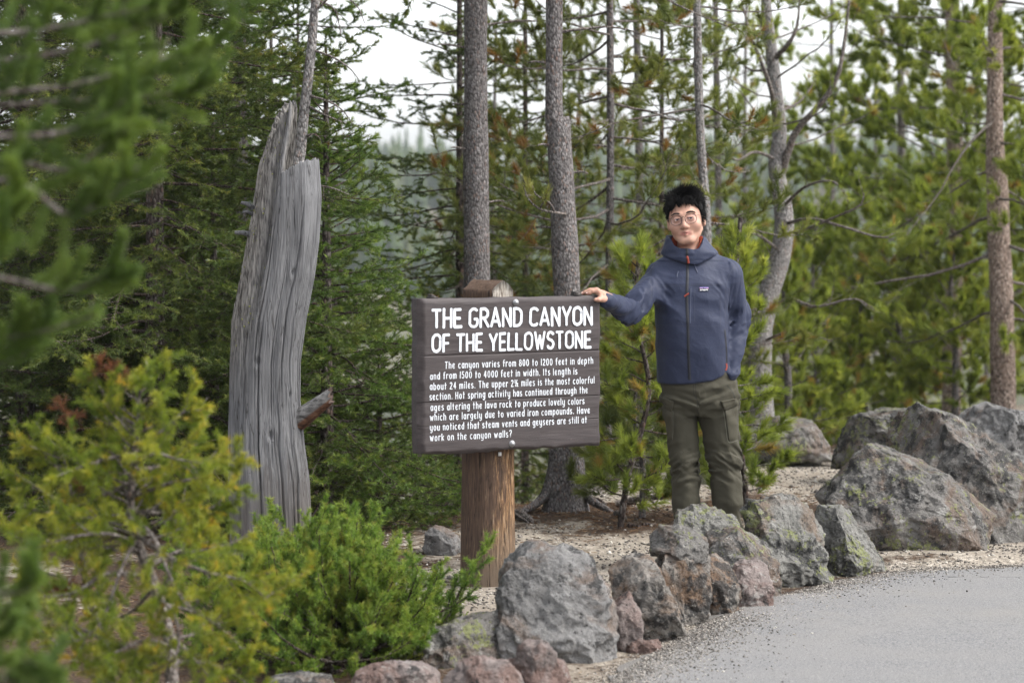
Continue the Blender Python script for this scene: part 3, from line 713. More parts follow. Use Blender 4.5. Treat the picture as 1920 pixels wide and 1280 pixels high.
class Ribbons:
    """flat painted strokes; later strokes lie a hair above earlier ones"""
    def __init__(s, seed=0): s.mb = MB(); s.k = 0; s.r = np.random.default_rng(seed)
    def stroke(s, pts, w, to3, lift0=0.0006, jitter=0.0, cap=True):
        p = np.array(pts, float)
        if len(p) > 2:
            keep = np.r_[True, np.linalg.norm(np.diff(p, axis=0), axis=1) > 1e-5]; p = p[keep]
        if len(p) == 2: p = p[0] + (p[1] - p[0]) * np.linspace(0, 1, 7)[:, None]
        t = norm(np.gradient(p, axis=0)); nrm = np.stack([-t[:, 1], t[:, 0]], -1)
        hw = w / 2 * (1 + jitter * s.r.normal(0, 1, (len(p), 2)))
        Lp = p + nrm * hw[:, :1]; Rp = p - nrm * hw[:, 1:]
        n = len(p); out = [Lp, Rp]
        q = [(k, n + k, n + k + 1, k + 1) for k in range(n - 1)]
        tri = []; base = 2 * n
        if cap:
            for end, sg in ((0, -1), (n - 1, 1)):
                m = 5; ang = np.linspace(0, pi, m + 2)[1:-1]
                a0 = nrm[end]; tv = t[end] * sg
                arcp = p[end] + (a0[None] * np.cos(ang)[:, None] + tv[None] * np.sin(ang)[:, None] * 0.8) * w / 2 * (1 + jitter * s.r.normal(0, 1))
                ids = [end] + [base + k for k in range(m)] + [n + end]
                for k in range(1, len(ids) - 1):
                    tri.append((ids[0], ids[k], ids[k + 1]) if sg < 0 else (ids[0], ids[k + 1], ids[k]))
                out.append(arcp); base += m
        P2 = np.vstack(out)
        lift = lift0 + 0.00012 * (s.k % 9); s.k += 1
        s.mb.add(to3(P2, lift), np.array(q), np.array(tri) if tri else np.zeros((0, 3), int))
    def text(s, txt, a, b, h, sw, to3, jitter=0.04, gap=0.17, space=0.34, slant=0.0):
        """letters of height h set from point a to point b of the baseline"""
        a = np.array(a, float); b = np.array(b, float); L = np.linalg.norm(b - a); ux = (b - a) / L; uy = np.array([-ux[1], ux[0]])
        tot = 0; xs = []
        for ch in txt:
            if ch == ' ': tot += space; xs.append(None); continue
            wd = GL[ch][0]; xs.append(tot); tot += wd + gap + sw * 0.55 / h
        tot -= gap
        k = L / tot
        for ch, x in zip(txt, xs):
            if x is None: continue
            dy = s.r.normal(0, 0.012) * h; sc = 1 + s.r.normal(0, 0.015); rot = s.r.normal(0, 0.012)
            for st in GL[ch][1]:
                p = np.array(st, float) + s.r.normal(0, 0.006, (len(st), 2))
                X = (x + p[:, 0]) * k + rot * p[:, 1] * h; Yv = p[:, 1] * h * sc + dy
                s.stroke(a + X[:, None] * ux + Yv[:, None] * uy, sw * (1 + s.r.normal(0, 0.05)), to3, jitter=jitter)
pm = M('white_sign_paint', 0.6, 0.3)
pn = pm.noise(40, 5, 0.7, vec=pm.scaled((1, 1, 5)))
pm.color(pm.ramp(pn, [(0.30, (0.30, 0.31, 0.33)), (0.42, (0.52, 0.54, 0.575)), (0.7, (0.62, 0.64, 0.675))]))
def to_board(P2, lift): return np.stack([P2[:, 0], np.full(len(P2), FY) - lift - 0.0002, P2[:, 1]], -1)
def crop(X, Y): return board_uv(740 + X / 3.2, 500 + Y / 3.2)
def sign_text():
    rb = Ribbons(3)
    for txt, a, b, top in (('THE GRAND CANYON', (222, 374), (1190, 352), 250), ('OF THE YELLOWSTONE', (222, 518), (1180, 490), 402)):
        A = np.array(crop(*a)); B = np.array(crop(*b)); T = np.array(crop(a[0], top)); h = T[1] - A[1] - 0.012
        A[1] += 0.006; B[1] += 0.006; A[0] += 0.004
        rb.text(txt, A, B, h, h * 0.168, to_board, jitter=0.05, gap=0.12, space=0.34)
    rb.mb.build('title_lettering', pm.m, sign, smooth=False)
    rb = Ribbons(4)
    for txt, a, b in (('The canyon varies from 800 to 1200 feet in depth', (302, 610), (1190, 580)), ('and from 1500 to 4000 feet in width. Its length is', (213, 675), (1095, 643)),
                      ('about 24 miles. The upper 2½ miles is the most colorful', (212, 737), (1198, 697)), ('section. Hot spring activity has continued through the', (210, 798), (1158, 756)),
                      ('ages altering the lava rock to produce lovely colors', (217, 862), (1138, 822)), ('which are largely due to varied iron compounds. Have', (213, 922), (1171, 876)),
                      ('you noticed that steam vents and geysers are still at', (213, 982), (1152, 934)), ('work on the canyon walls?', (213, 1044), (702, 1019))):
        A = np.array(crop(*a)); B = np.array(crop(*b)); h = 0.0278
        rb.text(txt, A, B, h, h * 0.142, to_board, jitter=0.05, gap=0.27, space=0.46)
    rb.mb.build('body_lettering', pm.m, sign, smooth=False)
sign_text()

# ---- post
qm = M('worn_brown_post', 0.8, 0.2)
X_, Y_, Z_ = qm.xyz()
st1 = qm.noise(8, 6, 0.65, vec=qm.scaled((5, 5, 0.35))); st2 = qm.noise(14, 5, 0.7, vec=qm.scaled((9, 9, 0.8)))
paint = qm.mix(st2, (0.030, 0.020, 0.016), (0.085, 0.055, 0.040))
bare = qm.ramp(st2, [(0.30, (0.032, 0.018, 0.011)), (0.45, (0.10, 0.054, 0.027)), (0.57, (0.25, 0.145, 0.072)), (0.70, (0.46, 0.37, 0.27))])
bare = qm.mix(qm.ramp(qm.math('ADD', qm.math('MULTIPLY', X_, 5.0), st1), [(1.02, 0), (1.12, 0.85)]), bare, (0.33, 0.30, 0.26))
low = qm.ramp(qm.math('ADD', Z_, qm.math('MULTIPLY', st1, 0.3)), [(0.22, 1), (0.52, 0)])
bare = qm.mix(low, bare, qm.mix(st2, (0.075, 0.052, 0.036), (0.19, 0.145, 0.105)))
wear = qm.math('ADD', qm.math('ADD', qm.math('MULTIPLY', X_, 4.2), st1), qm.math('MULTIPLY', qm.math('SUBTRACT', st2, 0.5), 0.7))
wear = qm.math('ADD', wear, qm.math('MULTIPLY', low, 0.5))
wear = qm.math('SUBTRACT', wear, qm.math('MULTIPLY', qm.ramp(qm.math('MULTIPLY', Z_, 0.5), [(0.60, 0), (0.64, 1)]), 0.35))
cc = qm.mix(qm.ramp(wear, [(0.42, 0.12), (0.66, 1)]), paint, bare)
crk = qm.noise(10, 4, 0.5, vec=qm.scaled((7, 7, 0.22)), dist=0.3)
ck = qm.ramp(crk, [(0.485, 0), (0.495, 1), (0.505, 1), (0.515, 0)])
cc = qm.mix(qm.math('MULTIPLY', ck, 0.85), cc, (0.012, 0.008, 0.006))
qm.color(cc); bb = qm.bump(st2, 0.5, 0.006); qm.bump(qm.math('SUBTRACT', 1.0, ck), 0.6, 0.006, bb)
def post():
    nk, nz = 64, 80
    th = np.arange(nk) * 2 * pi / nk; zs = np.linspace(-0.3, 1.225, nz)
    T, Z = np.meshgrid(th, zs, indexing='ij')
    rr = 0.1115 + 0.012 * np.clip(0.5 - Z, 0, 1) + 0.004 * vnoise(np.stack([np.cos(T) * 2.2, np.sin(T) * 2.2, Z * 0.7], -1), 51) + 0.0016 * vnoise(np.stack([np.cos(T) * 14, np.sin(T) * 14, Z * 1.5], -1), 52)
    P = np.stack([rr * np.cos(T), rr * np.sin(T), Z], -1)
    i = np.arange(nk * nz).reshape(nk, nz); j = np.roll(i, -1, 0)
    mb = MB(); mb.add(P, np.stack([i[:, :-1], j[:, :-1], j[:, 1:], i[:, 1:]], -1).reshape(-1, 4))
    mb.add(np.vstack([P[:, -1], [[0, 0, 1.225]]]), np.stack([np.arange(nk), (np.arange(nk) + 1) % nk, np.full(nk, nk)], -1))
    # squared head with a small gable
    ph = R(55); aw = np.array([sin(ph), -cos(ph)]); bw = np.array([cos(ph), sin(ph)])
    a = np.array([aw @ BX, aw @ BNb, 0]); b = np.array([bw @ BX, bw @ BNb, 0]); s2 = 0.0775
    zr, ze = 1.329, 1.286
    cont = [(-s2, 1.20), (-s2, ze), (-s2 * .5, (ze + zr) / 2 + .004), (.004, zr), (s2 * .5, (ze + zr) / 2 + .003), (s2, ze - .002), (s2, 1.20)]
    c = np.array(cont); cs = np.concatenate([c[k] + (c[k + 1] - c[k]) * np.linspace(0, 1, 6, endpoint=False)[:, None] for k in range(len(c) - 1)] + [c[-1:]])
    n = 14; rows = []
    for s in np.linspace(-s2, s2, n):
        p = a * s + cs[:, :1] * b + np.array([0, 0, 1.]) * cs[:, 1:]
        rows.append(p + 0.0035 * np.stack([vnoise(p * 38 + k * 9, 55 + k) for k in range(3)], -1))
    rows = np.array(rows); m = len(cs); i = np.arange(n * m).reshape(n, m)
    mb.add(rows, np.stack([i[:-1, :-1], i[:-1, 1:], i[1:, 1:], i[1:, :-1]], -1).reshape(-1, 4))
    for e in (0, -1):
        cen = rows[e].mean(0); mb.add(np.vstack([rows[e], cen[None]]), np.stack([np.arange(m - 1), np.arange(1, m), np.full(m - 1, m)], -1))
    mb.build('post', qm.m, sign)
    em = M('pale_end_grain', 0.9, 0.15); e1 = em.noise(20, 5, 0.7, vec=em.scaled((5, 5, 0.6)))
    em.color(em.ramp(e1, [(0.33, (0.06, 0.045, 0.035)), (0.46, (0.22, 0.195, 0.165)), (0.62, (0.40, 0.38, 0.345))])); em.bump(e1, 0.8, 0.006)
    E = rows[-1]; cen = E.mean(0); E = cen + (E - cen) * .975; mb = MB(); k = np.arange(m); k2 = (k + 1) % m
    F_, B_ = E + a * .0035, E - a * .004
    mb.add(np.vstack([F_, B_, (cen + a * .0035)[None]]), np.stack([k, k2, k2 + m, k + m], -1), np.stack([k, k2, np.full(m, 2 * m)], -1))
    mb.build('weathered_end_grain', em.m, sign)
post()
# bolts through the board, small brackets on its top edge
bm_ = plain('galvanised_bolt', (0.30, 0.30, 0.31), 0.45, 0.5, 0.7); km = plain('dark_iron', (0.05, 0.045, 0.042), 0.6, 0.4, 0.5)
def lathe(c, prof, axis, k=20):
    axis = norm(np.array(axis, float)); u = norm(np.cross(axis, [0.3, 0.2, 1.0])); v_ = np.cross(axis, u); th = np.arange(k) * 2 * pi / k
    V = np.array([c + axis * h + r_ * (u * np.cos(th)[:, None] + v_ * np.sin(th)[:, None]) for r_, h in prof])
    i = np.arange(len(prof) * k).reshape(len(prof), k); j = np.roll(i, -1, 1)
    return V.reshape(-1, 3), np.stack([i[:-1], j[:-1], j[1:], i[1:]], -1).reshape(-1, 4)
for px, py in ((967, 567), (960, 831.5)):
    u_, z_ = board_uv(px, py); mb = MB()
    mb.add(*lathe(np.array([u_, FY + 0.001, z_]), [(0.0001, 0), (0.0145, 0), (0.0145, 0.003), (0.010, 0.0035), (0.0095, 0.008), (0.007, 0.011), (0.0001, 0.012)], (0, -1, 0)))
    mb.build('bolt', bm_, sign)
def box(c, s, r=0.0):
    c = np.array(c, float); s = np.array(s, float) / 2
    v = np.array([[x, y, z] for x in (-1, 1) for y in (-1, 1) for z in (-1, 1)], float) * s + c
    return v, np.array([[0, 1, 3, 2], [4, 6, 7, 5], [0, 4, 5, 1], [2, 3, 7, 6], [0, 2, 6, 4], [1, 5, 7, 3]])
for px in (818, 1088):
    u_ = board_uv(px, 556)[0]; mb = MB()
    mb.add(*box((u_, FY + 0.035, BZ1 + 0.003), (0.032, 0.045, 0.008))); mb.add(*box((u_ - 0.008, FY + 0.035, BZ1 + 0.011), (0.012, 0.03, 0.012))); mb.add(*lathe(np.array([u_ + 0.006, FY + 0.03, BZ1 + 0.006]), [(0.006, 0), (0.006, 0.006), (0.0001, 0.007)], (0, 0, 1), 8))
    mb.build('bracket', km, sign, smooth=False)
tm = plain('aluminium_tag', (0.6, 0.6, 0.6), 0.5); mb = MB()
mb.add(*box((-0.012, -0.123, BZ0 - 0.012), (0.014, 0.004, 0.016))); mb.build('metal_tag', tm, sign, smooth=False)
# ---------------------------------------------------------------- weathered dead trunk and thin snag
def weathered(name, cols, warm=None):
    m = M(name, 0.85, 0.2); m.coord(rand=False)
    g1 = m.noise(9, 6, 0.65, vec=m.scaled((6, 6, 0.25)), dist=0.25)
    g2 = m.noise(22, 5, 0.7, vec=m.scaled((9, 9, 0.35)))
    big = m.noise(2.2, 4, 0.6)
    c = m.ramp(m.math('ADD', m.math('MULTIPLY', g1, 0.6), m.math('MULTIPLY', g2, 0.4)), [(0.33, cols[0]), (0.47, cols[1]), (0.64, cols[2])])
    c = m.mix(m.ramp(big, [(0.42, 0), (0.70, 0.75)]), c, m.mix(g2, (0.05, 0.05, 0.052), (0.115, 0.115, 0.118)))
    ck = m.ramp(m.noise(8, 3, 0.5, vec=m.scaled((5.5, 5.5, 0.14)), dist=0.5), [(0.482, 0), (0.494, 1), (0.504, 1), (0.516, 0)])
    c = m.mix(m.math('MULTIPLY', ck, m.ramp(m.noise(3, 3), [(0.42, 0), (0.55, 0.9)])), c, (0.02, 0.018, 0.017))
    t = m.attr()
    c = m.mix(t, c, m.mix(m.ramp(m.math('ADD', m.math('MULTIPLY', g2, 0.6), m.math('MULTIPLY', m.noise(70, 3, vec=m.scaled((1, 1, 0.25))), 0.4)), [(0.42, 0), (0.56, 1)]), (0.035, 0.03, 0.027), (0.25, 0.235, 0.215)))
    if warm: c = m.mix(m.ramp(m.math('ADD', m.xyz()[2], m.math('MULTIPLY', g1, 0.5)), [(0.45, 0.45), (0.8, 0)]), c, warm)
    m.color(c)
    b = m.bump(g1, 0.5, 0.010); b = m.bump(g2, 0.45, 0.006, b); m.bump(m.math('SUBTRACT', 1.0, ck), 0.5, 0.008, b)
    return m.m
SM = weathered('silver_weathered_wood', ((0.045, 0.044, 0.046), (0.115, 0.115, 0.12), (0.195, 0.195, 0.20)), (0.11, 0.085, 0.066))
def stump():
    Y0 = 10.95
    rows = [(120, 532, 596), (183, 524, 597), (250, 510, 597), (290, 497, 597), (310, 490, 598), (370, 480, 602), (450, 467, 597), (520, 455, 588), (600, 438, 573), (680, 432, 563), (750, 430, 563), (830, 427, 570), (900, 427, 580), (980, 430, 584), (1060, 428, 588), (1130, 424, 594)]
    rows = [(at(0, y, Y0)[2], at(a, y, Y0)[0], at(b, y, Y0)[0]) for y, a, b in rows][::-1]
    zz = np.array([r[0] for r in rows]); cx = np.array([(r[1] + r[2]) / 2 for r in rows]); hw = np.array([(r[2] - r[1]) / 2 for r in rows])
    base = np.array([np.interp(0, zz, cx), Y0, 0.0])
    root = empty('dead_stump', base)
    tag(root, 'tall silver-grey barkless dead stump, splintered at its top', 'dead tree')
    nk, nz = 480, 230
    th = np.arange(nk) * 2 * pi / nk
    ztop_r = at(0, 296, Y0)[2]; ztop_l = at(0, 184, Y0)[2]; zsh = at(0, 250, Y0)[2]
    cs, sn = np.cos(th), np.sin(th)
    jag = 0.02 * np.abs(vnoise(np.stack([cs * 6, sn * 6, 0 * cs], -1), 60)) + 0.012 * np.abs(vnoise(np.stack([cs * 22, sn * 22, 0 * cs], -1), 61))
    # profile of the rim by angle: tall splinter on the side away from the sign, broken shoulder elsewhere
    ang = np.degrees(np.arctan2(sn, cs)) % 360      # 0 = +x, 90 = back, 180 = -x, 270 = towards the path
    H = np.interp(ang, [0, 25, 60, 90, 96, 104, 140, 165, 180, 200, 215, 232, 248, 255, 258, 275, 300, 330, 360],
                  [ztop_r - .01, ztop_r - .06, ztop_r - 0.05, ztop_r - .04, ztop_l - .03, ztop_l, ztop_l - .01, ztop_l - 0.09, zsh - .02, zsh - .04, ztop_l - 0.13, ztop_l - 0.05, ztop_l - 0.005, ztop_l - 0.03, ztop_r - 0.06, ztop_r - 0.035, ztop_r - 0.005, ztop_r + 0.005, ztop_r - 0.01]) - jag
    t = np.linspace(0, 1, nz)
    Z = -0.3 + (H[:, None] + 0.3) * t[None]
    C_ = np.interp(Z, zz, cx) - base[0]; Wd = np.interp(Z, zz, hw)
    Tg = np.broadcast_to(th[:, None], Z.shape)
    rc = np.random.default_rng(21); CRK = [(rc.uniform(200, 350), rc.uniform(.3, 1.7), rc.uniform(.18, .75), rc.uniform(.004, .015), rc.normal(0, .25), rc.uniform(0, 1.2)) for _ in range(19)]
    def shell(scale):
        tw = Tg + 0.15 * Z
        q = np.stack([np.cos(tw) * 2.2, np.sin(tw) * 2.2, Z * 0.6], -1)
        q2 = np.stack([np.cos(tw) * 15, np.sin(tw) * 15, Z * 0.9], -1)
        q3 = np.stack([np.cos(tw) * 40, np.sin(tw) * 40, Z * 1.6], -1)
        rough = np.clip((-np.cos(Tg) - 0.15) * 1.4, 0, 1) * np.clip((Z - 0.75) / 0.4, 0, 1)
        rr = Wd * scale * (1 + 0.06 * vnoise(q, 62) + 0.03 * vnoise(q * 2.2, 65)) + (0.004 + 0.009 * rough) * (0.3 - np.abs(vnoise(q2, 63))) + (0.0012 + 0.005 * rough) * vnoise(q3, 64)
        # long folds and hollows worn into the trunk
        rr += 0.016 * np.exp(-((ang[:, None] - 295 + 20 * Z) % 360 - 180) ** 2 * 0 - (((ang[:, None] - 290 - 16 * np.sin(Z * 2)) / 20) ** 2)) * np.sin(Z * 4.0) * 0.6
        rr -= 0.030 * np.exp(-((ang[:, None] - 252 + 6 * Z) / 6.0) ** 2) * np.clip((Z - 1.05) / 0.4, 0, 1)
        A2 = ang[:, None]
        for c0, zc, ln, dp, sl, wv in CRK:
            w0 = c0 + sl * (Z - zc) * 10 + wv * np.sin(Z * 7 + c0) + 1.2 * vnoise(np.stack([Z * 9, 0 * Z + c0, 0 * Z], -1), 67)
            dd = np.abs((A2 - w0 + 180) % 360 - 180)
            rr = rr - dp * np.exp(-(dd / .9) ** 2) * np.clip(1.6 - np.abs(Z - zc) / ln * 1.6, 0, 1)
        for c0, zc, sz in ((283, .62, .03), (300, 1.35, .022), (262, .95, .025), (318, .8, .02)):
            dd = ((A2 - c0 + 180) % 360 - 180) * pi / 180 * Wd; e2 = (dd ** 2 * 2.2 + (Z - zc) ** 2 * .6) / sz ** 2
            rr = rr + .010 * np.exp(-e2 * .5) - .020 * np.exp(-e2 * 2.5)
        return np.stack([C_ + rr * np.cos(Tg), rr * 0.9 * np.sin(Tg), Z], -1), rough
    P, rough = shell(1.0); Q, _ = shell(0.62)
    Q[..., 2] -= 0.03
    mb = MB(); i = np.arange(nk * nz).reshape(nk, nz); j = np.roll(i, -1, 0); n = nk * nz
    mb.add(np.vstack([P.reshape(-1, 3), Q.reshape(-1, 3)]), np.vstack([np.stack([i[:, :-1], j[:, :-1], j[:, 1:], i[:, 1:]], -1).reshape(-1, 4), n + np.stack([i[:, :-1], i[:, 1:], j[:, 1:], j[:, :-1]], -1).reshape(-1, 4),
            np.stack([i[:, -1], j[:, -1], n + j[:, -1], n + i[:, -1]], -1)]), tint=np.concatenate([rough.ravel(), np.ones(n)]))
    mb.build('trunk', SM, root, use_tint=True)
    # broken limb jutting out low on the side towards the sign
    lm2 = M('split_limb_wood', 0.85, 0.2); g = lm2.noise(30, 5, 0.7, vec=lm2.scaled((0.6, 2, 2)))
    nz_ = lm2.n('ShaderNodeNewGeometry')
    grey = lm2.ramp(g, [(0.35, (0.035, 0.033, 0.032)), (0.5, (0.12, 0.117, 0.115)), (0.65, (0.21, 0.205, 0.20))]); red = lm2.ramp(g, [(0.35, (0.03, 0.016, 0.011)), (0.55, (0.12, 0.058, 0.034)), (0.7, (0.20, 0.125, 0.085))])
    lm2.color(lm2.mix(lm2.attr(), grey, red)); lm2.bump(g, 0.6, 0.006)
    a = at(556, 790, Y0 - 0.03) - base; b = at(632, 734, Y0 - 0.07) - base
    k = 26; m_ = 30; s = np.linspace(0, 1, m_); ax = norm(b - a); u = norm(np.cross(ax, [0, 1, 0])); v_ = np.cross(ax, u)
    if u[2] < 0: u, v_ = -u, -v_
    tt_ = np.arange(k) * 2 * pi / k
    L = np.linalg.norm(b - a); endcut = 1 - 0.16 * (0.5 - 0.5 * np.cos(tt_ * 1.0)) - 0.12 * np.abs(np.sin(tt_ * 3.5))
    R0 = 0.048 * (1 + 0.10 * vnoise(np.stack([np.cos(tt_) * 3, np.sin(tt_) * 3, 0 * tt_], -1), 66))
    V = a + ax * (s[:, None, None] * L * endcut[None, :, None]) + (u * np.cos(tt_)[None, :, None] + v_ * np.sin(tt_)[None, :, None]) * (R0[None, :, None] * (1 - 0.35 * s[:, None, None]))
    V[..., 2] += 0
    low = (np.cos(tt_) < -0.15).astype(float)
    i = np.arange(m_ * k).reshape(m_, k); j = np.roll(i, -1, 1)
    mb = MB(); mb.add(V, np.stack([i[:-1], j[:-1], j[1:], i[1:]], -1).reshape(-1, 4), tint=np.broadcast_to(low, (m_, k)).ravel())
    tip = np.vstack([V[-1], (a + ax * L * 0.72)[None]]); kk = np.arange(k)
    mb.add(tip, np.stack([kk, (kk + 1) % k, np.full(k, k)], -1), tint=0.6)
    mb.build('broken_limb', lm2.m, root, use_tint=True)
    # short stubs on the other side
    for x0, y0, x1, y1, r in ((478, 444, 440, 436, 0.016), (476, 392, 452, 380, 0.014), (474, 402, 455, 398, 0.010)):
        p = resample([at(x0, y0, Y0) - base, at((x0 + x1) / 2, (y0 + y1) / 2 - 3, Y0 - .02) - base, at(x1, y1, Y0 - 0.03) - base], 8)
        v, q = tubes(p[None], np.linspace(r, r * 0.5, 8)[None], 8); mb = MB(); mb.add(v, q); mb.add(np.vstack([v[-8:], p[-1:]]), np.array([[kk, (kk + 1) % 8, 8] for kk in range(8)]))
        mb.build('branch_stub', SM, root, use_tint=True)
    # tufts of yellow-green lichen growing on the rough side
    r = np.random.default_rng(12); nL = 110
    ii = r.integers(0, nk, 4000); jj = r.integers(0, nz, 4000); rg_ = rough[ii, jj]
    sel = (rg_ > 0.3) & (np.sin(Tg[ii, jj]) < 0.3); ii, jj = ii[sel][:nL], jj[sel][:nL]
    d, f = ICO[1]; mb = MB()
    for c in P[ii, jj]: mb.add(c + d * r.uniform(0.0014, 0.0042) * r.uniform(0.6, 1.4, (len(d), 1)), f)
    tag(mb.build('lichen', plain('yellow_green_lichen', (0.19, 0.20, 0.07), 0.95), root), kind='stuff')
stump()
# ---------------------------------------------------------------- the man
MAN = np.array([0.825, 11.0, float(ground_z(0.825, 11.0))])
man = empty('person', MAN)
tag(man, 'man with black hair and glasses in a slate blue jacket, hand on the sign', 'person')
def pp(px, py, Y=11.0): return at(px, py, Y) - MAN
def uneven(*seg):
    out = []
    for a, b, st in seg: out += list(np.linspace(a, b, max(2, int(round((b - a) / st))), endpoint=False))
    return np.array(out + [seg[-1][1]])
# head frame
yaw, pit, rol = R(-9), R(-4), R(-8)
Rz = np.array([[cos(yaw), -sin(yaw), 0], [sin(yaw), cos(yaw), 0], [0, 0, 1]])
Rx = np.array([[1, 0, 0], [0, cos(pit), -sin(pit)], [0, sin(pit), cos(pit)]])
Ry = np.array([[cos(rol), 0, sin(rol)], [0, 1, 0], [-sin(rol), 0, cos(rol)]])
HR = Ry @ Rz @ Rx
HC = pp(1285.5, 411, 10.985)
def hd(x, y, z): return HC + HR @ np.array([x, y, z], float)
def hcone(F, a, b, ra, rb, k=0.012, op='u'): F.cone(hd(*a), hd(*b), ra, rb, k, op)
def hell(F, c, r, k=0.012, op='u'): F.ell(hd(*c), r, k, op, rot=HR)
def body():
    F = Field(uneven((-.56, -.37, .0019), (-.37, -.145, .009), (-.145, .085, .0026), (.085, .34, .013)),
              uneven((-.54, -.37, .0022), (-.37, -.15, .012), (-.15, .13, .0028), (.13, .20, .012)),
              uneven((-.03, 1.2, .015), (1.2, 1.285, .0019), (1.285, 1.42, .008), (1.42, 1.76, .0027)))
    # trunk, legs, arms (under the clothes)
    F.ell(pp(1296, 560), (.15, .10, .24), .05); F.ell(pp(1300, 690), (.15, .10, .16), .05)
    for hx, kx, ax_ in ((1274, 1283, 1288), (1345, 1358, 1366)):
        F.cone(pp(hx, 745), pp(kx, 870, 11.005), .056, .040, .04); F.cone(pp(kx, 870, 11.005), pp(ax_, 1045), .040, .032, .03)
        F.cone(pp(ax_, 1050), pp(ax_ - 2, 1060, 10.87), .036, .03, .03)
    F.cone(pp(1245, 520), pp(1180, 588, 10.82), .042, .032, .02); F.cone(pp(1180, 588, 10.82), pp(1143, 564, 10.61), .032, .025, .02)
    F.cone(pp(1362, 515), pp(1386, 592, 11.05), .042, .032, .02); F.cone(pp(1386, 592, 11.05), pp(1370, 690, 10.97), .032, .024, .02)
    F.cone(pp(1370, 690, 10.97), pp(1357, 722, 10.965), .026, .028, .02)
    for k in range(4): F.cone(pp(1353, 725, 10.94 + k * .02), pp(1350, 748, 10.94 + k * .02), .011, .009, .006)
    # head
    hell(F, (0, .016, .030), (.077, .099, .088), .02)
    hell(F, (0, -.022, -.022), (.067, .071, .082), .03)
    hell(F, (0, -.034, -.064), (.051, .054, .044), .03)
    hcone(F, (-.013, -.080, -.099), (.013, -.080, -.099), .0165, .0165, .022)
    for sg in (-1, 1):
        hell(F, (sg * .044, -.060, -.034), (.027, .027, .024), .022)
        hcone(F, (sg * .056, .006, -.050), (sg * .022, -.066, -.098), .015, .0135, .022)
        hcone(F, (sg * .012, -.088, .017), (sg * .046, -.078, .018), .0105, .009, .012)
        hell(F, (sg * .031, -.108, -.004), (.018, .016, .011), .012, 's')
        hell(F, (sg * .031, -.0815, -.003), (.0175, .0150, .0140), .004)
        hell(F, (sg * .031, -.0985, -.0038), (.0145, .012, .0031), .0012, 's')
        hcone(F, (sg * .019, -.0975, .0032), (sg * .043, -.0895, .0030), .0028, .0026, .004)
        hell(F, (sg * .0125, -.099, -.041), (.0090, .010, .0075), .006)
        hell(F, (sg * .0075, -.106, -.0475), (.0042, .006, .0028), .002, 's')
        hell(F, (sg * .079, .012, -.012), (.0105, .019, .031), .006)
        hell(F, (sg * .087, .006, -.010), (.006, .011, .019), .005, 's')
        hcone(F, (0, -.0945, -.0632), (sg * .027, -.0835, -.0662), .0046, .0028, .008)
        hcone(F, (0, -.0932, -.0750), (sg * .023, -.0845, -.0712), .0056, .0034, .008)
    hell(F, (0, -.1045, -.0688), (.0225, .014, .0022), .0012, 's')
    hcone(F, (0, -.090, .008), (0, -.110, -.036), .0080, .0120, .012)
    hcone(F, (0, -.086, -.052), (0, -.088, -.058), .009, .008, .012)
    # neck
    F.cone(hd(0, .030, -.070), pp(1291, 500, 11.03), .047, .058, .018)
    # resting hand
    Wp = pp(1142, 562, 10.605)
    K = [pp(1121, 546, 10.532), pp(1118.5, 543.5, 10.554), pp(1119, 544.5, 10.576), pp(1122, 547, 10.597)]
    Pm = [pp(1111, 546.0, 10.530), pp(1106, 544.0, 10.553), pp(1107.5, 544.8, 10.579), pp(1112.5, 547.5, 10.601)]
    D = [pp(1105.5, 549.0, 10.530), pp(1098, 547.6, 10.554), pp(1100, 548.0, 10.581), pp(1106.5, 549.5, 10.604)]
    T = [pp(1101.5, 550.6, 10.531), pp(1092.5, 550.3, 10.555), pp(1095.5, 550.4, 10.583), pp(1102.5, 550.8, 10.606)]
    fr = [.0094, .0096, .0090, .0080]
    for k in range(4):
        F.cone(Wp * .62 + K[k] * .38 + np.array([0, 0, -.004]), K[k], .0145, .0118, .012)
        F.cone(K[k], Pm[k], fr[k] * 1.08, fr[k], .004); F.cone(Pm[k], D[k], fr[k], fr[k] * .92, .003); F.cone(D[k], T[k], fr[k] * .92, fr[k] * .76, .003)
    F.cone(Wp, Wp * .5 + K[1] * .5, .024, .018, .015); F.cone(Wp, Wp * .5 + K[3] * .5, .022, .016, .015)
    tb, tm_, tt_, te = pp(1137, 561, 10.572), pp(1129, 561, 10.530), pp(1121.5, 561.5, 10.512), pp(1116.5, 561.8, 10.508)
    F.cone(Wp * .6 + tb * .4, tb, .019, .0165, .012); F.cone(tb, tm_, .0165, .0125, .008); F.cone(tm_, tt_, .0115, .0105, .004); F.cone(tt_, te, .0102, .0078, .003)
    F.cone(tm_, K[0], .010, .009, .012)
    v, q = F.mesh()
    h = (v - HC) @ HR
    t = np.zeros(len(v))
    lip = .75 * np.exp(-((h[:, 0] / .0262) ** 6) - ((h[:, 2] + .0685) / .0095) ** 6) * (h[:, 1] < -.080)
    cheek = 0.10 * np.exp(-(((np.abs(h[:, 0]) - .042) / .022) ** 2) - ((h[:, 2] + .04) / .025) ** 2) * (h[:, 1] < -.03)
    nose = 0.15 * np.exp(-((h[:, 0] / .016) ** 2) - ((h[:, 2] + .04) / .018) ** 2) * (h[:, 1] < -.09)
    t = np.clip(np.maximum.reduce([lip, cheek, nose]), 0, 1)
    wp = (v - T[0]); t = np.maximum(t, 0.35 * (np.min([np.linalg.norm(v - k, axis=1) for k in K + T], axis=0) < .011))
    m = M('skin', 0.5, 0.35)
    n = m.math('ADD', m.math('MULTIPLY', m.noise(160, 4, .7), .6), m.math('MULTIPLY', m.noise(24, 4, .6), .5))
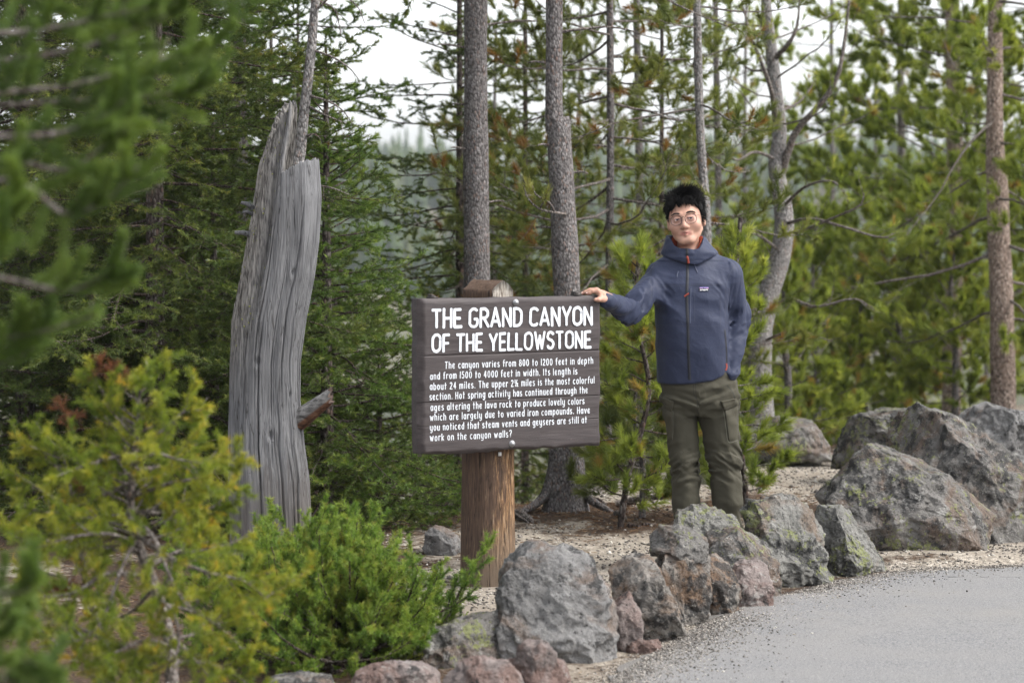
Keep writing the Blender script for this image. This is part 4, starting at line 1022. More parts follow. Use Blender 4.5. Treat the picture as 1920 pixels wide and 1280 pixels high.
    m.color(m.mix(m.attr(), m.mix(n, (0.345, 0.190, 0.135), (0.415, 0.245, 0.182)), (0.26, 0.085, 0.072)))
    m.b.inputs['Subsurface Weight'].default_value = 0.12; m.b.inputs['Subsurface Radius'].default_value = (0.012, 0.005, 0.003); m.b.inputs['Subsurface Scale'].default_value = 0.6
    m.bump(m.noise(400, 2), 0.08, 0.001)
    o = link_mesh('body', v, q, m.m, man, tint=t)
    # thumb nail and finger nails
    nm = plain('finger_nail', (0.62, 0.42, 0.35), 0.35, 0.5); d, f = ICO[3]
    for c, ax_, up in ((te * .8 + tt_ * .2, te - tt_, np.array([0, -.7, .7])), (T[0], T[0] - D[0], np.array([-.2, -.3, .9])), (T[1], T[1] - D[1], np.array([-.2, -.3, .9])), (T[2], T[2] - D[2], np.array([-.2, -.3, .9])), (T[3], T[3] - D[3], np.array([-.2, -.3, .9]))):
        ax_ = norm(ax_); up = norm(up - ax_ * (up @ ax_)); sd = np.cross(ax_, up)
        Rm = np.stack([ax_, sd, up], 1)
        link_mesh('fingernail', c + up * .0052 + (d * np.array([.0062, .0052, .0028])) @ Rm.T, f, nm, o)
    # eyes
    wmat = M('eye', 0.45, 0.15); x, y, z = wmat.xyz()
    rr = wmat.math('SQRT', wmat.math('ADD', wmat.math('POWER', x, 2.0), wmat.math('POWER', z, 2.0)))
    wmat.color(wmat.ramp(wmat.math('MULTIPLY', rr, 50.0), [(0.0, (0.004, 0.003, 0.003)), (0.13, (0.006, 0.004, 0.003)), (0.15, (0.03, 0.016, 0.010)), (0.29, (0.025, 0.013, 0.009)), (0.31, (0.60, 0.57, 0.55))]))
    for sg in (-1, 1):
        e = link_mesh('eye', (ICO[3][0] * .0132) @ HR.T, ICO[3][1], wmat.m, man, loc=tuple(hd(sg * .031, -.0808, -.0035)))
        mb = MB(); u = np.linspace(-1, 1, 9); lash = np.stack([sg * .031 + .0142 * u, -.0965 + .0055 * u * u + .003 * sg * u, -.0012 + .0016 - .0030 * u * u - .0006 * sg * u], -1)
        mb.add(*tubes((lash @ HR.T + HC)[None], (.0011 * (1.05 - .6 * np.abs(u)))[None], 5)); mb.build('eyelashes', plain('lash', (0.010, 0.007, 0.006), 0.7), man)
    mb = MB(); tx = np.linspace(-.013, .013, 9); P = np.array([[(x, -.0948 + 9 * x * x, z) for x in tx] for z in (-.0665, -.0695)]).reshape(-1, 3)
    i = np.arange(18).reshape(2, 9); P2 = P + [0, .004, 0]
    mb.add(np.vstack([P, P2]) @ HR.T + HC, np.vstack([np.stack([i[0, :-1], i[0, 1:], i[1, 1:], i[1, :-1]], -1), np.stack([i[0, :-1], i[1, :-1], i[1, 1:], i[0, 1:]], -1) + 18]))
    mb.build('teeth', plain('teeth', (0.62, 0.57, 0.50), 0.35), man)
    # brows
    r = np.random.default_rng(4); bh = plain('brow_hair', (0.016, 0.013, 0.012), 0.7)
    for sg in (-1, 1):
        mb = MB(); nb = 170; s = r.uniform(0, 1, nb)
        bx = sg * (.014 + .036 * s); bz = .0215 + .0055 * np.sin(np.clip(s * 1.25, 0, 1) * pi * .62) - .006 * s ** 3 + r.uniform(-.0032, .0032, nb) * (1 - .55 * s)
        by = -.1015 + .012 * s + .004
        P0 = np.stack([bx, by, bz], -1)
        dv = np.stack([sg * np.ones(nb), 0.15 * np.ones(nb), .35 - .7 * s + r.normal(0, .15, nb)], -1)
        P1 = P0 + norm(dv) * .0075 + np.array([0, -.0006, 0])
        Pm_ = (P0 + P1) / 2 + np.array([0, -.0012, 0])
        Q = np.stack([P0, Pm_, P1], 1) @ HR.T + HC
        mb.add(*tubes(Q, np.tile(np.array([[.0008, .0007, .0003]]), (nb, 1)), 3))
        mb.build('eyebrow', bh, man)
    return v, q
BV, BQ = body()
def hair():
    F = Field(*[np.arange(c - .15, c + .15, .0035) for c in hd(0, .01, .03)])
    hell(F, (0, .018, .030), (.083, .104, .089), 0)
    hell(F, (.0, -.004, .050), (.070, .080, .060), .03)
    def cut(p):
        h = (p - HC) @ HR
        hl = np.interp(h[..., 1], [-.12, -.09, -.07, -.045, -.02, .0, .012, .03, .06, .1, .13], [.080, .077, .068, .046, .012, -.030, -.034, -.002, -.045, -.075, -.085])
        hl = hl + .006 * np.sin(h[..., 0] * 160) * (h[..., 1] < -.05)
        return h[..., 2] - hl
    s0 = tuple(slice(0, len(a)) for a in F.ax)
    d = -cut(F.pts(s0)); F.f = -smin(-F.f, -d, .006)
    v, q = F.mesh()
    hm_ = M('black_hair', 0.75, 0.12); n = hm_.noise(120, 3)
    hm_.color(hm_.mix(n, (0.0035, 0.0033, 0.0036), (0.009, 0.008, 0.008)))
    mb = MB(); mb.add(v, q)
    nrm = vnormals(v, q); h = (v - HC) @ HR; hn = nrm @ HR
    r = np.random.default_rng(9)
    w_ = np.clip((h[:, 2] + .06) / .1, .2, 1.0) * (hn[:, 2] > -.7)
    idx = r.choice(len(v), 14000, p=w_ / w_.sum())
    p0 = h[idx] + r.normal(0, .0012, (len(idx), 3)); nn = hn[idx]; N = len(idx)
    top = np.clip((p0[:, 2] - .050) / .05, 0, 1); front = np.clip((-p0[:, 1] - .030) / .04, 0, 1) * (p0[:, 2] > .045)
    lock = np.stack([vnoise(p0 * 38 + 5, 1), vnoise(p0 * 38 + 15, 2), vnoise(p0 * 38 + 25, 3)], -1)
    flow = np.stack([vnoise(p0 * 14 + 5, 4), vnoise(p0 * 14 + 15, 5), vnoise(p0 * 14 + 25, 6)], -1)
    dirv = nn * (.50 + .1 * top)[:, None] + np.array([.25, .10, .22]) * top[:, None] + np.array([0, .25, -.75]) * (1 - top)[:, None] + lock * .55 + flow * .75 * (r.uniform(0, 1, (N, 1)) < .75) + r.normal(0, .16, (N, 3))
    spk = (vnoise(p0 * 75, 9) > .12) * top; dirv = dirv + np.array([.15, 0, .75]) * spk[:, None]
    fr_ = front * (vnoise(p0 * 60, 8) > -.25)
    dirv = dirv * (1 - fr_)[:, None] + (np.array([.30, -.50, -.62]) + lock * .5 + flow * .3) * fr_[:, None]
    dirv = norm(dirv)
    L = (.016 + .020 * top + .016 * spk) * r.uniform(.5, 1.25, N) * np.where(fr_ > .3, .62, 1)
    s = np.linspace(0, 1, 5)
    bend = (np.array([.4, -.1, -.55]) + flow * .6 + lock * .3) * (L * (.45 - .3 * spk))[:, None]
    P = p0[:, None] - nn[:, None] * .004 + dirv[:, None] * (L[:, None] * s)[..., None] + bend[:, None] * (s ** 2)[None, :, None]
    rad = np.array([.0013, .0012, .0010, .0007, .0002])[None] * r.uniform(.6, 1.2, (N, 1))
    mb.add(*tubes(P @ HR.T + HC, rad, 3))
    mb.build('hair', hm_.m, man)
hair()
def loft(rows, k=2.5):
    """rows: (py, xl, xr, half depth, centre Y) -> pseudo distance"""
    rows = sorted([(pp(0, py)[2], (pp(a, py)[0] + pp(b, py)[0]) / 2, (pp(b, py)[0] - pp(a, py)[0]) / 2, dep, cy) for py, a, b, dep, cy in rows])
    rows = np.array(rows)
    def fn(p):
        z = p[..., 2]
        cx, a, b, cy = (np.interp(z, rows[:, 0], rows[:, c]) for c in (1, 2, 3, 4))
        rr = (np.abs((p[..., 0] - cx) / a) ** k + np.abs((p[..., 1] - cy) / b) ** k) ** (1 / k)
        d = (rr - 1) * np.minimum(a, b)
        return np.maximum(d, np.maximum(rows[0, 0] - z, z - rows[-1, 0]))
    return fn
def crease(p, ax, fa, fr, seed, oct_=3):
    """sharp folds running across axis ax"""
    ax = norm(np.array(ax, float)); al = p @ ax
    q = p - al[..., None] * ax
    n = fbm(np.concatenate([q * fr + (al * 0)[..., None], ], -1) + (al * fa)[..., None] * norm(np.array([.7, .5, .9])), oct_, seed)
    return .35 - np.abs(n)
SHL, ELL, WRL = pp(1243, 517), pp(1180, 586, 10.82), pp(1141, 564, 10.60)
SHR, ELR, WRR = pp(1362, 515), pp(1385, 594, 11.05), pp(1371, 690, 10.97)
def jacket():
    F = Field(np.arange(-.54, .34, .0052), np.arange(-.50, .22, .0056), np.arange(.74, 1.60, .0052))
    fn = loft([(728, 1231, 1366, .128, 0), (716, 1231, 1366, .132, 0), (690, 1230, 1366, .140, 0), (650, 1228, 1365, .148, -.005), (600, 1226, 1365, .148, -.008), (560, 1224, 1366, .145, -.008), (530, 1224, 1368, .135, 0), (508, 1232, 1362, .112, .01), (490, 1248, 1344, .095, .02), (472, 1262, 1330, .08, .02)])
    F.union(fn, (-.35, -.25, .7), (.35, .25, 1.6), 0)
    F.cone(pp(1270, 496, 11.02), SHL, .062, .064, .05); F.cone(pp(1322, 494, 11.02), SHR, .062, .066, .05)
    F.cone(SHL, ELL, .066, .057, .035); F.cone(ELL, WRL, .056, .036, .025)
    F.cone(WRL, pp(1136, 563, 10.575), .036, .033, .006)
    F.cone(SHR, ELR, .067, .052, .03); F.cone(ELR, WRR, .052, .044, .025); F.cone(WRR, pp(1367, 702, 10.95), .043, .040, .01)
    # collar with the lowered hood lying round it
    hood = loft([(430, 1254, 1318, .088, .020), (441, 1251, 1321, .096, .022), (452, 1247, 1328, .112, .026), (463, 1244, 1338, .128, .030), (473, 1241, 1347, .138, .032), (484, 1242, 1347, .140, .032), (500, 1246, 1344, .13, .03)], 2.1)
    X0 = pp(1289, 0)[0]
    def hoodf(p):
        dx = (p[..., 0] - X0) * 412; fr_ = np.clip((.03 - p[..., 1]) / .03, 0, 1)
        yt = np.interp(dx, [-60, -36, -30, -24, -14, 0, 12, 20, 26, 31, 60], [448, 444, 447, 460, 465, 465, 467, 465, 456, 442, 440]); yb = np.interp(dx, [-60, -48, -30, 0, 18, 45, 58, 70], [474, 477, 486, 494, 495, 482, 475, 473])
        k = 1 / 412.
        zt = (pp(0, 441)[2]) * (1 - fr_) + (pp(0, 400)[2] - (yt - 400) * k) * fr_; zb = pp(0, 400)[2] - (yb - 400) * k
        d = hood(p) + .004 * fbm(p * np.array([12, 12, 34]), 2, 140) + .006 * crease(p, (.55, 0, .8), 13, 5, 141, 2)
        return -smin(-d, -smin(-(p[..., 2] - zt), -(zb - p[..., 2]), .012), .012) * 0 + np.maximum(np.maximum(d, p[..., 2] - zt), zb - p[..., 2])
    F.union(hoodf, (-.2, -.2, 1.33), (.2, .25, 1.58), .004)
    # opening for the neck
    F.cone(pp(1287, 440, 10.985), pp(1290, 492, 11.0), .067, .058, .010, 's'); F.cone(pp(1287, 440, 10.985), pp(1287, 405, 10.98), .067, .070, .006, 's')
    # folds
    def sleeve_folds(A, B, C_, amp, seed):
        def g(p):
            d1 = sd_cone(p, A, B, 0, 0); d2 = sd_cone(p, B, C_, 0, 0)
            ax = np.where((d1 < d2)[..., None], norm(B - A), norm(C_ - B))
            we = np.exp(-(np.linalg.norm(p - B, axis=-1) / .11) ** 2) + .40
            near = np.clip(1 - np.minimum(d1, d2) / .10, 0, 1)
            c1 = crease(p, norm(B - A) + np.array([.15, .2, .55]), 19, 11, seed, 3); c2 = crease(p, norm(C_ - B) + np.array([.45, .1, -.45]), 20, 12, seed + 1, 3)
            wt = 1 / (1 + np.exp(-(d2 - d1) / .018)); return -amp * we * (c1 * wt + c2 * (1 - wt)) * np.clip(near * 3, 0, 1)
        return g
    lo = np.minimum.reduce([SHL, ELL, WRL]) - .08; hi = np.maximum.reduce([SHL, ELL, WRL]) + .08
    hi[0] = pp(1222, 500)[0]
    F.union(sleeve_folds(SHL, ELL, WRL, .030, 80), lo, hi, 0, 'add', m=0)
    lo = np.minimum.reduce([SHR, ELR, WRR]) - .08; hi = np.maximum.reduce([SHR, ELR, WRR]) + .08
    lo[0] = pp(1366, 500)[0]
    F.union(sleeve_folds(SHR, ELR, WRR, .019, 90), lo, hi, 0, 'add', m=0)
    def torso(p):
        z = p[..., 2]; hz_ = np.clip((z - .80) / .5, 0, 1)
        soft = .006 * fbm(p * np.array([9, 4, 3.2]), 2, 95)
        diag = -.011 * crease(p, (.5, 0, .85), 11, 4, 97, 2) * np.clip(1 - np.abs(z - 1.19) / .34, .25, 1)
        hem = -.006 * crease(p, (1, 0, .15), 14, 5, 99, 2) * np.clip(1 - (z - .84) / .16, 0, 1)
        arm = -.014 * crease(p, (.75, 0, .6), 24, 8, 101, 2) * np.clip(1 - np.abs(np.abs(p[..., 0] + .005) - .135) / .07, 0, 1) * np.clip(1 - np.abs(z - 1.27) / .14, 0, 1)
        return soft + diag + hem + arm
    F.union(torso, (pp(1222, 0)[0], -.3, .74), (pp(1366, 0)[0], .3, 1.40), 0, 'add', m=0)
    # hem, lifted over the pocketed hand
    def hem(p):
        hz = np.interp(p[..., 0], [pp(x, 0)[0] for x in (1225, 1260, 1300, 1335, 1356, 1366)], [pp(0, y)[2] for y in (717, 718, 716, 711, 702, 695)])
        sl = np.clip((p[..., 0] - pp(1362, 0)[0]) / .02, 0, 1)
        hz = hz * (1 - sl) + pp(0, 713)[2] * sl
        return hz - p[..., 2]
    d = -hem(F.pts(tuple(slice(0, len(a)) for a in F.ax))); F.f = -smin(-F.f, d, .008)
    v, q = F.mesh()
    m = M('slate_blue_shell', 0.6, 0.22)
    n = m.noise(700, 2); n2 = m.noise(14, 4)
    m.color(m.mix(n2, (0.0165, 0.0215, 0.045), (0.022, 0.0285, 0.057)))
    m.b.inputs['Sheen Weight'].default_value = 0.04
    b = m.bump(m.noise(22, 4, 0.5, dist=0.6), 0.30, 0.012); m.bump(n, 0.12, 0.0006, b)
    o = link_mesh('jacket', v, q, m.m, man)
    return o, v, q
JO, JV, JQ = jacket()
JT = BVHTree.FromPolygons([tuple(x) for x in JV], [tuple(x) for x in JQ])
def on(tree, px, py, lift=0.002):
    """surface point seen at a photo pixel (man's own frame)"""
    o = np.array([0, 0, CAM_Z]) - MAN; d = norm(at(px, py, 11.0) - np.array([0, 0, CAM_Z]))
    hit = tree.ray_cast(Vector(o + d * 9), Vector(d), 5.0)
    if hit[0] is None: return None
    return np.array(hit[0]) - d * lift
def strip(tree, path, width, name, mat, parent, lift=0.0025, n=40, thick=0.0):
    p = resample([(x, y, 0) for x, y in path], n)[:, :2]
    t = norm(np.gradient(p, axis=0)); nn = np.stack([-t[:, 1], t[:, 0]], -1) * width * 412 / 2
    cols = []
    for s in (-1, -.5, 0, .5, 1):
        c = [on(tree, *(a + b * s), lift + thick * (1 - abs(s))) for a, b in zip(p, nn)]
        cols.append(c)
    ok = [all(c[i] is not None for c in cols) for i in range(n)]
    P = np.array([[c[i] for c in cols] for i in range(n) if ok[i]])
    if len(P) < 2: return
    i = np.arange(len(P) * 5).reshape(len(P), 5)
    link_mesh(name, P.reshape(-1, 3), np.stack([i[:-1, :-1], i[:-1, 1:], i[1:, 1:], i[1:, :-1]], -1).reshape(-1, 4), mat, parent)
def jacket_details():
    zm = plain('black_zip', (0.012, 0.013, 0.018), 0.5); red = plain('rust_red_cord', (0.20, 0.035, 0.022), 0.7); sm_ = plain('dark_seam', (0.026, 0.031, 0.055), 0.6); navy = plain('navy_trim', (0.035, 0.042, 0.075), 0.5)
    strip(JT, [(1288, 466), (1289, 490), (1289, 520), (1288, 560), (1290, 610), (1291, 660), (1293, 712)], .0125, 'zip', zm, JO, .0022, 110, .0015)
    strip(JT, [(1288, 480), (1290, 486), (1291, 494)], .010, 'zip_pull', red, JO, .006, 14, .003)
    strip(JT, [(1283, 556), (1287, 553), (1292, 550)], .008, 'zip_pull', red, JO, .005, 12, .003)
    for path in ([(1222, 537), (1250, 536), (1286, 535)], [(1291, 535), (1330, 534), (1358, 533)], [(1226, 609), (1255, 610), (1288, 611)], [(1292, 611), (1320, 612), (1350, 611)], [(1303, 541), (1302, 580), (1303, 604)], [(1216, 500), (1221, 530), (1222, 562)], [(1375, 500), (1363, 528), (1360, 560), (1361, 610)], [(1352, 540), (1351, 580), (1351, 612)]):
        strip(JT, path, .0028, 'seam', sm_, JO, .0010, 30)
    strip(JT, [(1295, 541), (1294, 580), (1294, 606)], .006, 'chest_pocket', navy, JO, .0012, 30, .001)
    strip(JT, [(1359, 618), (1362, 650), (1363, 680)], .006, 'pocket_zip', zm, JO, .0012, 24, .001)
    strip(JT, [(1362, 681), (1363, 688), (1361, 694)], .007, 'zip_pull', red, JO, .003, 8, .002)
    strip(JT, [(1272, 508), (1270, 513), (1269, 519)], .006, 'drawcord', navy, JO, .004, 8, .003); strip(JT, [(1301, 494), (1304, 502), (1308, 511)], .004, 'drawcord', navy, JO, .003, 10, .002)
    # chest label
    def patch(x0, y0, x1, y1, name, mat, lift):
        xs = np.linspace(x0, x1, 8); ys = np.linspace(y0, y1, 4)
        P = np.array([[on(JT, x, y, lift) for x in xs] for y in ys]); i = np.arange(32).reshape(4, 8)
        return link_mesh(name, P.reshape(-1, 3), np.stack([i[:-1, :-1], i[1:, :-1], i[1:, 1:], i[:-1, 1:]], -1).reshape(-1, 4), mat, JO)
    lb = patch(1311, 537.5, 1329, 545, 'chest_label', plain('label_black', (0.012, 0.012, 0.022), 0.6), .004)
    bands = [(1312, 538.2, 1328.4, 539.3, (0.20, 0.17, 0.42)), (1312, 539.3, 1328.4, 540.3, (0.30, 0.20, 0.40)), (1312, 540.3, 1328.4, 541.2, (0.36, 0.17, 0.22))]
    for k, (a, b, c, d, col) in enumerate(bands):
        patch(a, b, c, d, 'label_stripe', plain('label_stripe', col, 0.6), .0046).parent = lb
    peaks = [(1312, 541.6), (1314.5, 540.4), (1316.5, 541.0), (1319, 539.3), (1321, 540.6), (1323.5, 540.0), (1325.5, 541.0), (1328.4, 541.5)]
    P = np.array([on(JT, x, y, .0052) for x, y in peaks] + [on(JT, x, 542.0, .0052) for x, y in peaks]); i = np.arange(8)
    link_mesh('label_mountains', P, np.stack([i[:-1], i[1:], i[1:] + 8, i[:-1] + 8], -1), plain('label_mountains', (0.012, 0.012, 0.022), 0.6), lb)
    c0 = on(JT, 1320, 543.3, .0056); rb = Ribbons(8)
    GL['P'] = (.38, ([(0, 1), (0, 0)], [(0, 1)] + arc(.18, .74, .2, .26, 90, -90, 8) + [(0, .48)]))
    dzy = on(JT, 1320, 542, .0056) - on(JT, 1320, 544.6, .0056); dxx = on(JT, 1326, 543.3, .0056) - on(JT, 1314, 543.3, .0056)
    ex, ez = norm(dxx), norm(dzy); nv = norm(np.cross(ex, ez)); sg = -1 if nv[1] > 0 else 1
    rb.text('patagonia', (-.0175, -.0022), (.0175, -.0022), .0062, .0011, lambda P2, lift: c0 + P2[:, :1] * ex + P2[:, 1:] * ez + nv * sg * (lift - .0006), jitter=0, gap=.14)
    rb.mb.build('label_lettering', plain('label_white', (0.8, 0.8, 0.82), 0.6), lb, smooth=False)
    # orange lining inside the collar
    F = Field(np.arange(-.16, .12, .004), np.arange(-.14, .16, .004), np.arange(1.36, 1.56, .004))
    lin = loft([(432, 1257, 1316, .082, .016), (441, 1256, 1318, .085, .018), (455, 1254, 1320, .088, .018), (470, 1257, 1318, .085, .018), (490, 1262, 1316, .08, .018)], 2.1)
    X0 = pp(1289, 0)[0]
    def linf(p):
        dx = (p[..., 0] - X0) * 412; fr_ = np.clip((.03 - p[..., 1]) / .03, 0, 1)
        yt = np.interp(dx, [-60, -34, -28, -20, 0, 18, 24, 29, 60], [446, 445, 452, 463, 472, 465, 453, 443, 441])
        zt = pp(0, 442)[2] * (1 - fr_) + (pp(0, 400)[2] - (yt - 400) / 412.) * fr_
        return np.maximum(lin(p), p[..., 2] - zt)
    F.union(linf, (-.2, -.2, 1.3), (.2, .25, 1.58), 0)
    F.cone(pp(1287, 425, 10.985), pp(1290, 505, 11.0), .0585, .054, .004, 's')
    v, q = F.mesh()
    lm_ = plain('burnt_orange_lining', (0.30, 0.050, 0.018), 0.75)
    link_mesh('lining', v, q, lm_, JO)
jacket_details()
def trousers():
    F = Field(np.arange(-.20, .26, .0052), np.arange(-.18, .18, .006), np.arange(-.01, .92, .0056))
    fn = loft([(778, 1262, 1362, .09, 0), (762, 1242, 1384, .115, 0), (740, 1237, 1385, .122, 0), (715, 1238, 1383, .118, 0), (690, 1244, 1374, .112, 0), (670, 1246, 1370, .11, 0)], 2.3)
    F.union(fn, (-.3, -.2, .6), (.3, .2, .95), 0)
    Ls = [[(745, 1274, .083), (775, 1273.5, .0785), (820, 1279, .068), (862, 1283, .0625), (900, 1285, .0650), (940, 1286.5, .0635), (985, 1288, .0570), (1052, 1289, .0560)],
          [(745, 1345, .090), (775, 1347.5, .0885), (820, 1353, .081), (862, 1358, .0770), (900, 1361, .0700), (940, 1364, .0665), (985, 1367, .0605), (1052, 1370, .0580)]]
    for rows in Ls:
        for a, b in zip(rows[:-1], rows[1:]):
            F.cone(pp(a[1], a[0], 11.0), pp(b[1], b[0], 11.0), a[2], b[2], .012)
    def folds(p):
        z = p[..., 2]
        kz = pp(0, 868)[2]
        knee = np.exp(-((z - kz) / .075) ** 2); hip = np.exp(-((z - .76) / .075) ** 2); ank = np.exp(-((z - .10) / .13) ** 2)
        sx = np.sign(p[..., 0] - pp(1310, 0)[0])
        s1 = crease(np.stack([p[..., 0] * sx, p[..., 1], z], -1), (.40, .25, .9), 30, 8, 111)
        s2 = crease(np.stack([p[..., 0] * sx, p[..., 1], z], -1), (-.6, .1, .75), 22, 7, 114)
        return -.026 * knee * s1 - .016 * hip * s2 - .018 * ank * crease(p, (.2, .3, .95), 22, 7, 117) - .010 * crease(p, (.5, .1, .85), 10, 5, 119, 3) + .003 * vnoise(p * np.array([30, 30, 5]), 121)
    F.union(folds, (-.3, -.2, -.05), (.3, .2, .95), 0, 'add', m=0)
    F.f[:, :, F.ax[2] < pp(0, 1052)[2]] = .05
    v, q = F.mesh()
    def mat(name, k):
        m = M(name, 0.8, 0.2); n = m.noise(500, 2); n2 = m.noise(16, 4)
        m.color(m.mix(n2, tuple(c * k for c in (0.039, 0.036, 0.025)), tuple(c * k for c in (0.053, 0.049, 0.035))))
        b = m.bump(m.noise(32, 4, 0.55, dist=0.5), 0.3, 0.008); m.bump(n, 0.15, 0.0006, b); return m.m
    o = link_mesh('trousers', v, q, mat('olive_cotton', 1.0), man)
    T = BVHTree.FromPolygons([tuple(x) for x in v], [tuple(x) for x in q])
    pm_ = mat('olive_cotton_pocket', 1.08); sm_ = plain('olive_seam', (0.022, 0.022, 0.016), 0.8); st = plain('olive_stitch', (0.11, 0.11, 0.085), 0.8)
    # cargo pockets: raised patches over the outer thighs
    A0 = F
    def patch(poly, lift, name):
        """raised panel following the trouser leg inside a quadrilateral of the front view"""
        (x0, y0), (x1, y1), (x2, y2), (x3, y3) = poly
        nu, nv = 14, 16; P = []
        for b in np.linspace(0, 1, nv):
            row = []
            for a in np.linspace(0, 1, nu):
                x = (x0 + (x1 - x0) * a) * (1 - b) + (x3 + (x2 - x3) * a) * b; y = (y0 + (y1 - y0) * a) * (1 - b) + (y3 + (y2 - y3) * a) * b
                e = min(a, 1 - a, b, 1 - b); h = on(T, x, y, lift * min(1, e / .07))
                row.append(h)
            P.append(row)
        for r_ in P:
            known = [k for k in range(nu) if r_[k] is not None]
            if not known: return
            for k in range(nu):
                if r_[k] is None:
                    j = min(known, key=lambda q_: abs(q_ - k)); r_[k] = r_[j] + np.array([0, .006 * abs(k - j), 0])
        P = np.array(P); i = np.arange(nu * nv).reshape(nv, nu)
        link_mesh(name, P.reshape(-1, 3), np.stack([i[:-1, :-1], i[1:, :-1], i[1:, 1:], i[:-1, 1:]], -1).reshape(-1, 4), pm_, o)
    patch([(1238, 757), (1262, 770), (1261, 825), (1253, 822)], .008, 'cargo_pocket'); patch([(1236, 741), (1264, 753), (1259, 774), (1236, 760)], .014, 'pocket_flap')
    patch([(1357, 765), (1384, 760), (1383, 824), (1366, 828)], .009, 'cargo_pocket'); patch([(1350, 752), (1381, 746), (1386, 758), (1358, 772)], .015, 'pocket_flap')
    for path in ([(1304, 719), (1305, 740), (1308, 752)], [(1308, 752), (1307, 790), (1310, 830)], [(1300, 720), (1301, 738), (1306, 748)]): strip(T, path, .003, 'seam', sm_, o, .001, 16)
    for path in ([(1363, 722), (1374, 735), (1379, 752)],): strip(T, path, .004, 'seam', sm_, o, .001, 12)
    strip(T, [(1357, 772), (1361, 800), (1366, 828), (1383, 825)], .002, 'stitching', st, o, .0095, 30); strip(T, [(1263, 772), (1263, 800), (1261, 825)], .002, 'stitching', st, o, .0095, 20)
    # boots
    bmat = plain('brown_boot_leather', (0.06, 0.042, 0.03), 0.6); smat = plain('black_rubber', (0.015, 0.015, 0.015), 0.8)
    for cx_, tx in ((1289, 1284), (1369.5, 1373)):
        F = Field(np.arange(-.22, .28, .005), np.arange(-.28, .12, .005), np.arange(-.02, .20, .005))
        a = pp(cx_, 1050); t = pp(tx, 1060, 10.84)
        F.cone(np.array([a[0], .01, .13]), np.array([a[0], .0, .07]), .05, .048, .02); F.cone(np.array([a[0], .02, .055]), np.array([t[0], -.15, .045]), .044, .038, .03); F.cone(np.array([a[0], .03, .04]), np.array([a[0], -.02, .04]), .042, .042, .02)
        F.f[:, :, F.ax[2] < .022] = .05
        v, q = F.mesh(); b = link_mesh('boot', v, q, bmat, man)
        th = np.arange(28) * 2 * pi / 28; ox = np.interp(np.sin(th), [-1, 1], [t[0], a[0]]) + .045 * np.cos(th); oy = -.065 + .125 * np.sin(th)
        mb = MB(); ring = np.stack([ox, oy, 0 * ox], -1)
        V = np.vstack([ring + [0, 0, -.005], ring + [0, 0, .026], [[ox.mean(), oy.mean(), .026]], [[ox.mean(), oy.mean(), -.005]]]); k = np.arange(28); k2 = (k + 1) % 28
        mb.add(V, np.stack([k, k2, k2 + 28, k + 28], -1), np.stack([k + 28, k2 + 28, np.full(28, 56)], -1), np.stack([k2, k, np.full(28, 57)], -1)); mb.build('sole', smat, b, smooth=False)
trousers()
def glasses():
    root = empty('glasses'); root.parent = man
    fm = plain('thin_gold_frame', (0.050, 0.036, 0.028), 0.35, 0.5, 0.4)
    gl = M('clear_lens', 0.05, 0.5); tr_ = gl.n('ShaderNodeBsdfTransparent'); gs = gl.n('ShaderNodeBsdfGlossy'); gs.inputs['Roughness'].default_value = 0.03; gs.inputs['Color'].default_value = (.75, .65, 1, 1); mx = gl.n('ShaderNodeMixShader'); mx.inputs[0].default_value = 0.012
    gl.lk(tr_.outputs[0], mx.inputs[1]); gl.lk(gs.outputs[0], mx.inputs[2]); gl.lk(mx.outputs[0], gl.out.inputs['Surface'])
    mb = MB(); n = 40; th = np.arange(n + 1) * 2 * pi / n
    shape = lambda s: np.stack([s * .0325 + .0252 * np.sign(np.cos(th)) * np.abs(np.cos(th)) ** .82, -.1105 + .010 * np.abs(s * .0325 + .025 * np.cos(th)) / .055, -.006 + .0222 * np.sign(np.sin(th)) * np.abs(np.sin(th)) ** .82], -1)
    tr = lambda P: P @ HR.T + HC
    for s in (-1, 1):
        mb.add(*tubes(tr(shape(s))[None], np.full((1, n + 1), .00135), 6))
        x = s * .058; mb.add(*tubes(tr(np.array([[x, -.1005, .004], [s * .066, -.094, .006], [s * .077, -.05, .004], [s * .082, 0, .002], [s * .083, .02, -.012]]))[None], np.full((1, 5), .0011), 6))
        mb.add(*tubes(tr(np.array([[s * .008, -.110, -.004], [s * .009, -.106, -.012], [s * .010, -.104, -.017]]))[None], np.array([[.0009, .0014, .0008]]), 5))
    mb.add(*tubes(tr(np.array([[-.0075, -.1110, .001], [-.003, -.1125, .005], [.003, -.1125, .005], [.0075, -.1110, .001]]))[None], np.full((1, 4), .0012), 6))
    mb.build('frame', fm, root)
    for s in (-1, 1):
        r_ = shape(s)[:-1]; c = r_.mean(0) + np.array([0, -.0018, 0]); V = np.vstack([r_, (r_ - c) * .55 + c + [0, -.0003, 0], c[None]]); k = np.arange(n); k2 = (k + 1) % n
        V2 = V.copy(); V2[:, 1] += .0012; N0 = len(V)
        q = np.stack([k, k2, k2 + n, k + n], -1); t = np.stack([k + n, k2 + n, np.full(n, 2 * n)], -1)
        mb = MB(); mb.add(tr(np.vstack([V, V2])), np.vstack([q, q[:, ::-1] + N0, np.stack([k2, k, k + N0, k2 + N0], -1)]), np.vstack([t, t[:, ::-1] + N0])); mb.build('lens', gl.m, root)
glasses()
